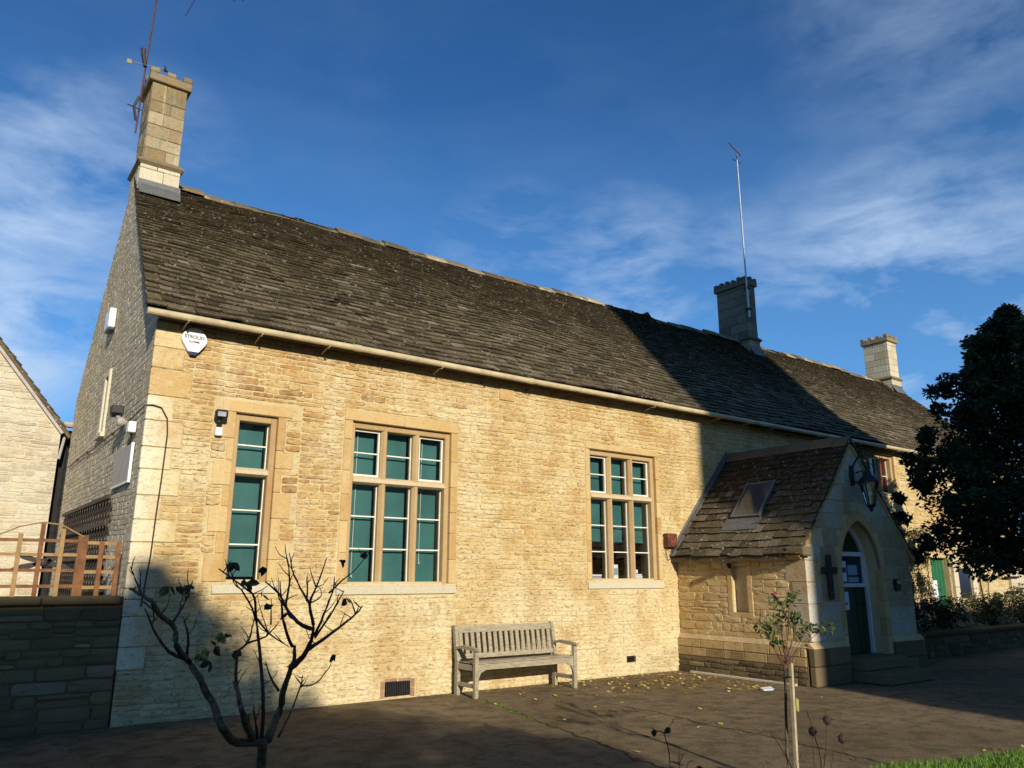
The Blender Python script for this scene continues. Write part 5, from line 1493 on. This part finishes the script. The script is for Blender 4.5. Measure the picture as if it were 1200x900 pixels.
for p in HIPS:
    mb = MB(); mb.ball(p, .026, 8, 6, sc=(1, 1, 1.2))
    for _ in range(5): leaf(mb, (p[0], p[1], p[2] + .01), .045, .014, (R(), 0, 0))
    mb.build('rose_hip', M_hip, rh)
rt = rose('rose_bush', (ROSE_TWIG[0][1][0][0], ROSE_TWIG[0][1][0][1], 0), 'thin bare rose twigs poking up at the bottom edge in the middle', ROSE_TWIG, thr=.5)
for p in ROSE_TWIG_LEAF:
    mb = MB()
    leaf(mb, p, .045, .035, (R(), 0, 0))
    mb.build('leaf', M_leafd, rt)


def foliage(name, blobs, n, L, m_, parent, seed=1, flat=.0):
    rg = random.Random(seed)
    mb = MB()
    per = max(1, n // len(blobs))
    V_, F_, C_ = mb.v, mb.f, mb.c
    for (c_, rad, tone) in blobs:
        for _ in range(per):
            while True:
                d = Vector((rg.uniform(-1, 1), rg.uniform(-1, 1), rg.uniform(-1, 1)))
                if .02 < d.length < 1: break
            d = d.normalized() * (d.length ** .45)
            p = Vector(c_) + Vector((d.x * rad, d.y * rad, d.z * rad * .85))
            ll = L * rg.uniform(.6, 1.25)
            a = Vector((rg.uniform(-1, 1), rg.uniform(-1, 1), rg.uniform(-.8, .5))).normalized()
            b = a.cross(Vector((rg.uniform(-1, 1), rg.uniform(-1, 1), rg.uniform(-1, 1)))).normalized()
            nn = a.cross(b)
            o = len(V_)
            V_ += [tuple(p), tuple(p + a * ll * .5 + b * ll * .27), tuple(p + a * ll - nn * ll * .15), tuple(p + a * ll * .5 - b * ll * .27)]
            F_ += [(o, o + 1, o + 2), (o, o + 2, o + 3)]
            k = min(1, max(0, tone + rg.uniform(-.25, .25)))
            C_ += [(k, 0, 0)] * 4
    return mb.build(name, m_, parent, kind='stuff')


# holly tree at the right
TX, TY = 15.72, -3.70
ht = thing('holly_tree', (TX, TY, 0), 'dark dense holly tree with glossy leaves at the right edge in shadow', 'tree')
mb = MB(); mb.tube([(TX + .75, TY, 0), (TX + .7, TY + .02, .8), (TX + .5, TY - .02, 1.8), (TX + .2, TY, 3.2), (TX, TY, 5.6)], .15, 9, r2=.03); tk = mb.build('trunk', M_bark, ht)
rg = random.Random(5)
blobs = []
vdir = Vector((2.7, 1, 0)).normalized(); side = Vector((-vdir.y, vdir.x, 0))
for i in range(300):
    z_ = rg.uniform(1.75, 6.45)
    f = (z_ - 1.75) / 4.6
    # outline: broad low, drawn in to a blunt top
    rr = (1.80 if z_ < 2.7 else 1.80 - (z_ - 2.7) * .34) if z_ < 4.9 else max(.12, 1.05 - (z_ - 4.9) * .62)
    if z_ < 2.3: rr *= .93
    an = rg.uniform(0, 2 * math.pi); q = rg.uniform(.25, 1) ** .6 * rr
    cx = TX + q * math.cos(an) + .15; cy = TY + q * math.sin(an) - (0)
    blobs.append(((cx, cy, z_), min(rg.uniform(.20, .42), .10 + rr * .22), rg.choice((.15, .3, .5, .7))))
for i in range(110):   # sprays that stick out of the outline
    z_ = rg.uniform(1.9, 6.0); rr = (1.98 if z_ < 2.9 else 1.98 - (z_ - 2.9) * .35) if z_ < 4.9 else max(.2, 1.28 - (z_ - 4.9) * .72)
    an = rg.uniform(0, 2 * math.pi); q = rr * rg.uniform(1.02, 1.16)
    blobs.append(((TX + .15 + q * math.cos(an), TY + q * math.sin(an), z_), rg.uniform(.09, .18), rg.uniform(.3, .8)))
foliage('crown', blobs, 74000, .10, M_holly, ht, 3)
for i in range(9):
    mb = MB(); z_ = 1.6 + i * .42; an = i * 2.4; mb.tube([(TX + .45 - .06 * i, TY, z_), (TX + .2 + .8 * math.cos(an), TY + .8 * math.sin(an), z_ + .35), (TX + 1.45 * math.cos(an), TY + 1.45 * math.sin(an), z_ + .5)], .035, 6, r2=.01); mb.build('limb', M_bark, tk)

# terrace wall and shrubs right of the porch
rw = thing('terrace_wall', (17, -1.5, 0), 'low dark stone retaining wall running right from the porch', 'wall')
mb = MB(); mb.box(13.66, 30, -1.5, -1.2, 0, .40, (.3, 0, .5)); rc = mb.build('wall_core', M_lowst, rw)
st = rubble(13.66, 20, 0, .40, (), .2, .5, .09, .14)
lay('stone', st, lambda u, v, w_: (u, -1.5 - w_, v), rc, M_lowst, .02, .015, lambda u, v, s_: (R() * .7, .0, U(.2, .6)), 120)
x = 13.66
while x < 28: 
    L = U(.5, .8); mb = MB(); block(mb, x, x + L - .01, -1.57, -1.15, .405, .47, (R() * .5, 0, .5)); mb.build('coping_stone', M_lowst, rw); x += L
mb = MB(); mb.box(13.6, 32, -1.2, -.01, .0, .36, (.2, 0, .9)); mb.build('terrace_bed', M_turf, kind='structure')
rg = random.Random(11)
shr = [(14.6, -1.0, .55, .45, 'low dark shrub against the porch wall', .35), (16.2, -.9, .6, .5, 'dark leafy shrub on the terrace behind the holly', .35), (18.0, -.8, .65, .5, 'bushy shrub on the terrace before the green door', .5),
       (20.6, -.7, .75, .55, 'yellowish shrub below the dark notice board', .8), (22.6, -.6, .85, .6, 'sunlit olive shrub at the far end of the terrace', .85), (24.6, -1.4, 1.1, .8, 'tall dark shrub at the right edge beyond the wall', .45)]
for i, (x, y, z_, r_, lb, tone) in enumerate(shr):
    t = thing('shrub', (x, y, .36), lb, 'shrub', 'shrubs on the terrace')
    mb = MB()
    for k in range(7):
        an = k * .9; mb.tube([(x, y, .36), (x + r_ * .4 * math.cos(an), y + r_ * .4 * math.sin(an), .36 + z_ * .5), (x + r_ * .8 * math.cos(an), y + r_ * .8 * math.sin(an), .36 + z_)], .015, 5, r2=.005)
    mb.build('stems', M_bark, t)
    bl_ = [((x + rg.gauss(0, r_ * .55), y + rg.gauss(0, r_ * .3), .36 + rg.uniform(.1, z_)), rg.uniform(.1, .24), tone + rg.uniform(-.3, .15)) for _ in range(26)]
    foliage('leaves', bl_, 2600, .06, M_shrub, t, 20 + i)
t = thing('climbing_plant', (16.75, -.05, .36), 'thin climber on the wall between the porch gable and the small upper window', 'climber', 'climbers on the long wall')
mb = MB(); mb.tube(wiggle([(16.5, -.06, .36), (16.6, -.05, 1.6), (16.9, -.05, 3.0), (16.8, -.05, 4.2)], .05), .018, 6, r2=.008); mb.build('stem', M_bark, t)
foliage('leaves', [((16.8 + rg.uniform(-.35, .25), -.1, rg.uniform(2.6, 4.3)), rg.uniform(.07, .16), rg.uniform(.3, 1)) for _ in range(34)], 1700, .05, M_shrub, t, 31)
t = thing('climbing_plant', (18.7, -.05, .36), 'loose climber covering the wall left of the bright green door', 'climber', 'climbers on the long wall')
for x in (18.3, 18.7, 19.1):
    mb = MB(); mb.tube(wiggle([(x, -.06, .36), (x + .1, -.05, 1.4), (x - .1, -.05, 2.6)], .06), .02, 6, r2=.008); mb.build('stem', M_bark, t)
foliage('leaves', [((rg.uniform(17.9, 19.35), -.1, rg.uniform(.9, 2.7)), rg.uniform(.07, .17), rg.uniform(.2, .9)) for _ in range(60)], 3000, .05, M_shrub, t, 32)

# fallen leaves, drifted into the corner by the porch
mb = MB(); rg = random.Random(9)
for i in range(620):
    r_ = rg.random()
    if r_ < .62: x = rg.gauss(8.9, 1.0); y = -abs(rg.gauss(.75, .5)) - .03
    elif r_ < .8: x = rg.gauss(9.8, .5); y = rg.uniform(-2.4, -.1)
    elif r_ < .92: x = rg.uniform(4.5, 12); y = rg.uniform(-5.5, -.1)
    else: x = rg.uniform(6.8, 9.5); y = rg.uniform(-7, -5.8)
    if x > 10.38 and y > -2.7: continue
    a = rg.uniform(0, 6.28); L = rg.uniform(.018, .042) ; w_ = L * rg.uniform(.5, .8); cz = .004
    c1, s1 = math.cos(a), math.sin(a); up_ = rg.uniform(.003, .018); up2 = rg.uniform(.0, .02)
    P4 = [(x - c1 * L, y - s1 * L, cz), (x + s1 * w_, y - c1 * w_, cz + up_), (x + c1 * L, y + s1 * L, cz + up2), (x - s1 * w_, y + c1 * w_, cz + up2 * .5)]
    mb.add(P4, [(0, 1, 2), (0, 2, 3)], (rg.random(), 0, 0))
mb.build('fallen_leaves', M_fallen, kind='stuff', label='yellow and brown leaves scattered over the yard by the porch corner', cat='leaves')
mb = MB(); mb.prism([(9.55, -2.32, .006), (9.72, -2.38, .006), (9.78, -2.27, .03), (9.6, -2.22, .02)], (0, 0, .012)); mb.build('litter', M_paper, label='scrap of white paper on the ground by the staked rose', cat='litter')
# stone slips and kerb at the porch foot
t = thing('ground_kerb', (9.9, -1.2, 0), 'thin pale stone edging along the foot of the porch side wall', 'kerb')
y = -.35
while y > -2.3:
    L = U(.4, .6); mb = MB(); mb.box(10.30, 10.36, y - L + .006, y, .0, .035, (R(), .3, .2), .006); mb.build('edging_stone', M_pale, t); y -= L

# grit, twigs and small stones strewn over the yard
mb = MB(); rg = random.Random(77)
for i in range(1700):
    x = rg.uniform(2.0, 13.5); y = -abs(rg.gauss(0, 3.2)) - .02
    if y < -7.5 or (x > 10.35 and y > -2.62): continue
    s_ = rg.uniform(.003, .010) * (1.6 if rg.random() < .05 else 1)
    a = rg.uniform(0, 6.28); c1, s1 = math.cos(a) * s_, math.sin(a) * s_; h = s_ * rg.uniform(.5, .9)
    mb.add([(x + c1, y + s1, 0), (x - s1, y + c1, 0), (x - c1, y - s1, 0), (x + s1, y - c1, 0), (x + c1 * .2, y, h)], [(0, 1, 4), (1, 2, 4), (2, 3, 4), (3, 0, 4)], (rg.random(), .3, 0))
mb.build('grit', M_lowst, kind='stuff', label='small stones and grit scattered over the worn yard', cat='grit')
mb = MB()
for i in range(170):
    x = rg.uniform(2.5, 13); y = rg.uniform(-6.5, -.1)
    if x > 10.35 and y > -2.62: continue
    a = rg.uniform(0, 6.28); L = rg.uniform(.03, .10); p = Vector((x, y, .004)); d = Vector((math.cos(a), math.sin(a), 0)) * L
    mb.tube([p, p + d * .5 + Vector((rg.uniform(-.01, .01), rg.uniform(-.01, .01), .006)), p + d], .0022, 4)
mb.build('fallen_twigs', M_bark, kind='stuff', label='thin twigs lying on the yard', cat='twigs')

# grass blades on the lawn edge
mb = MB(); rg = random.Random(4)
def lawn_edge(x):
    for (x0, y0), (x1, y1) in zip(edge, edge[1:7]):
        if x0 <= x <= x1: return y0 + (y1 - y0) * (x - x0) / (x1 - x0)
    return -6.0
for i in range(15000):
    x = rg.uniform(6.3, 11.5); y = lawn_edge(x) + .03 - rg.random() ** 1.3 * 1.0
    h = rg.uniform(.02, .055); a = rg.uniform(0, 6.28); w_ = .004; dx, dy = rg.gauss(0, .015), rg.gauss(0, .015)
    mb.add([(x - math.cos(a) * w_, y - math.sin(a) * w_, .01), (x + math.cos(a) * w_, y + math.sin(a) * w_, .01), (x + dx, y + dy, .01 + h)], [(0, 1, 2)], (rg.random(), 0, 0))
for i in range(140):   # moss and weeds in the joints near the wall
    t_ = rg.random(); x = 5.95 - .35 * t_ + rg.gauss(0, .03); y = -.8 - 1.5 * t_ + rg.gauss(0, .03); h = rg.uniform(.008, .02); a = rg.uniform(0, 6.28); w_ = .004
    mb.add([(x - math.cos(a) * w_, y - math.sin(a) * w_, 0), (x + math.cos(a) * w_, y + math.sin(a) * w_, 0), (x, y, h)], [(0, 1, 2)], (rg.random(), 0, 0))
mb.build('grass', M_grass, kind='stuff', label='short green grass at the lawn edge in the bottom right corner', cat='grass')

# ================================================================== behind the camera: what throws the long shadows
tw = thing('church', (7.6, -26.8, 0), 'stone church with square tower behind the viewer whose shadow crosses the roof and porch', 'church')
SS = .24
ty0, ty1 = -29.4, -24.0
tx0, tx1 = 11.22 + SS * ty1, 16.85 + SS * ty0
mb = MB(); mb.box(tx0, tx1, ty0, ty1, 0, 20.6, (.5, 0, 0)); tb_ = mb.build('tower_shaft', M_tower, tw)
mb = MB()
n_ = 5
for i in range(n_):
    wd = (tx1 - tx0) / (n_ * 2 - 1); a = tx0 + i * 2 * wd
    for ya, yb in ((ty0, ty0 + .4), (ty1 - .4, ty1)):
        m2 = MB(); m2.box(a + .003, a + wd, ya + .003, yb - .003, 20.6, 21.3); m2.build('merlon', M_tower, tw)
nz_ = .72 + .36 * 27
m2 = MB(); m2.box(tx1, 42, ty0 + .2, ty1 - .3, 0, nz_ - 2.6, (.5, 0, 0)); m2.build('nave_wall', M_tower, tw)
m2 = MB(); m2.prism([(tx1 + .01, ty0 - .1, nz_ - 2.6), (tx1 + .01, ty1, nz_ - 2.6), (tx1 + .01, -26.9, nz_)], (42.2 - tx1, 0, 0), (.4, .4, 0)); m2.build('nave_roof', M_slate, tw)
for zz in (7, 13.5):
    m2 = MB(); m2.box(tx0 - .05, tx1 + .05, ty0 - .05, ty1 + .05, zz, zz + .2); m2.build('string_course', M_tower, tw)
m2 = MB(); m2.box((tx0 + tx1) / 2 - .5, (tx0 + tx1) / 2 + .5, ty1, ty1 + .06, 15.2, 17.8); m2.build('bell_opening', M_black2, tw)

nh = thing('added_house', (-4, -23, 0), 'unseen hipped stone house added behind the viewer to shade the low wall and yard', 'house')  # added shadow caster, roof line shaped to the shade on the wall
hy = -22.0; off = SS * hy
rz_ = 1.30 - .36 * hy          # ridge height
xr = 1.95 + off                 # where the hip starts down
xe = 4.45 + off
ze = rz_ - 3.3
mb = MB(); mb.box(-16, xe - .3, hy - 3.2, hy + 3.2, 0, ze, (.5, 0, 0)); mb.build('walls', M_tower, nh)  # walls of the added unseen house
mb = MB(); v_ = [(-16.3, hy - 3.5, ze - .02), (xe, hy - 3.5, ze - .02), (xe, hy + 3.5, ze - .02), (-16.3, hy + 3.5, ze - .02), (-16.3, hy, rz_), (xr, hy, rz_)]
mb.add(v_, [(0, 1, 5, 4), (1, 2, 5), (2, 3, 4, 5), (3, 0, 4), (3, 2, 1, 0)]); rr_ = mb.build('roof', M_slate, nh)  # roof of the added house, there to cast the shade
mb = MB(); mb.box(xr - .10, xr + .22, hy - .25, hy + .25, rz_ - .5, rz_ + .3); mb.build('chimney', M_tower, nh)  # stack added to raise the shadow at the wall corner
for x in (-12, -8.5, -5, -2.2):
    m2 = MB(); m2.box(x, x + 1.0, hy + 3.2, hy + 3.26, 1.2, 2.6); m2.build('window', M_glassdark, nh)  # windows of the added unseen house
# yew foliage added along the shadow outline to soften its edge
t = thing('added_yew', (-1.6, -19.4, 0), 'unseen yew foliage added behind the viewer to soften the shadow edge on the yard', 'tree')
mb = MB(); mb.tube([(-1.2, -19.4, 0), (-1.2, -19.4, 5)], .2, 8, r2=.08); mb.build('trunk', M_bark, t)  # trunk of the added unseen yew
rg = random.Random(21); bb = []
for i in range(130):
    a_ = rg.uniform(2.0, 6.3); b_ = (1.3 - (a_ - 2.3) * 1.15 if a_ < 3.4 else .02 - (a_ - 3.4) * .52) + rg.uniform(-1.3, .16); yy = -19.4 + rg.uniform(-.8, .8)
    bb.append(((a_ + SS * yy, yy, max(.8, b_ - .36 * yy)), rg.uniform(.22, .42), .4))
foliage('crown', bb, 16000, .12, M_holly, t, 8)
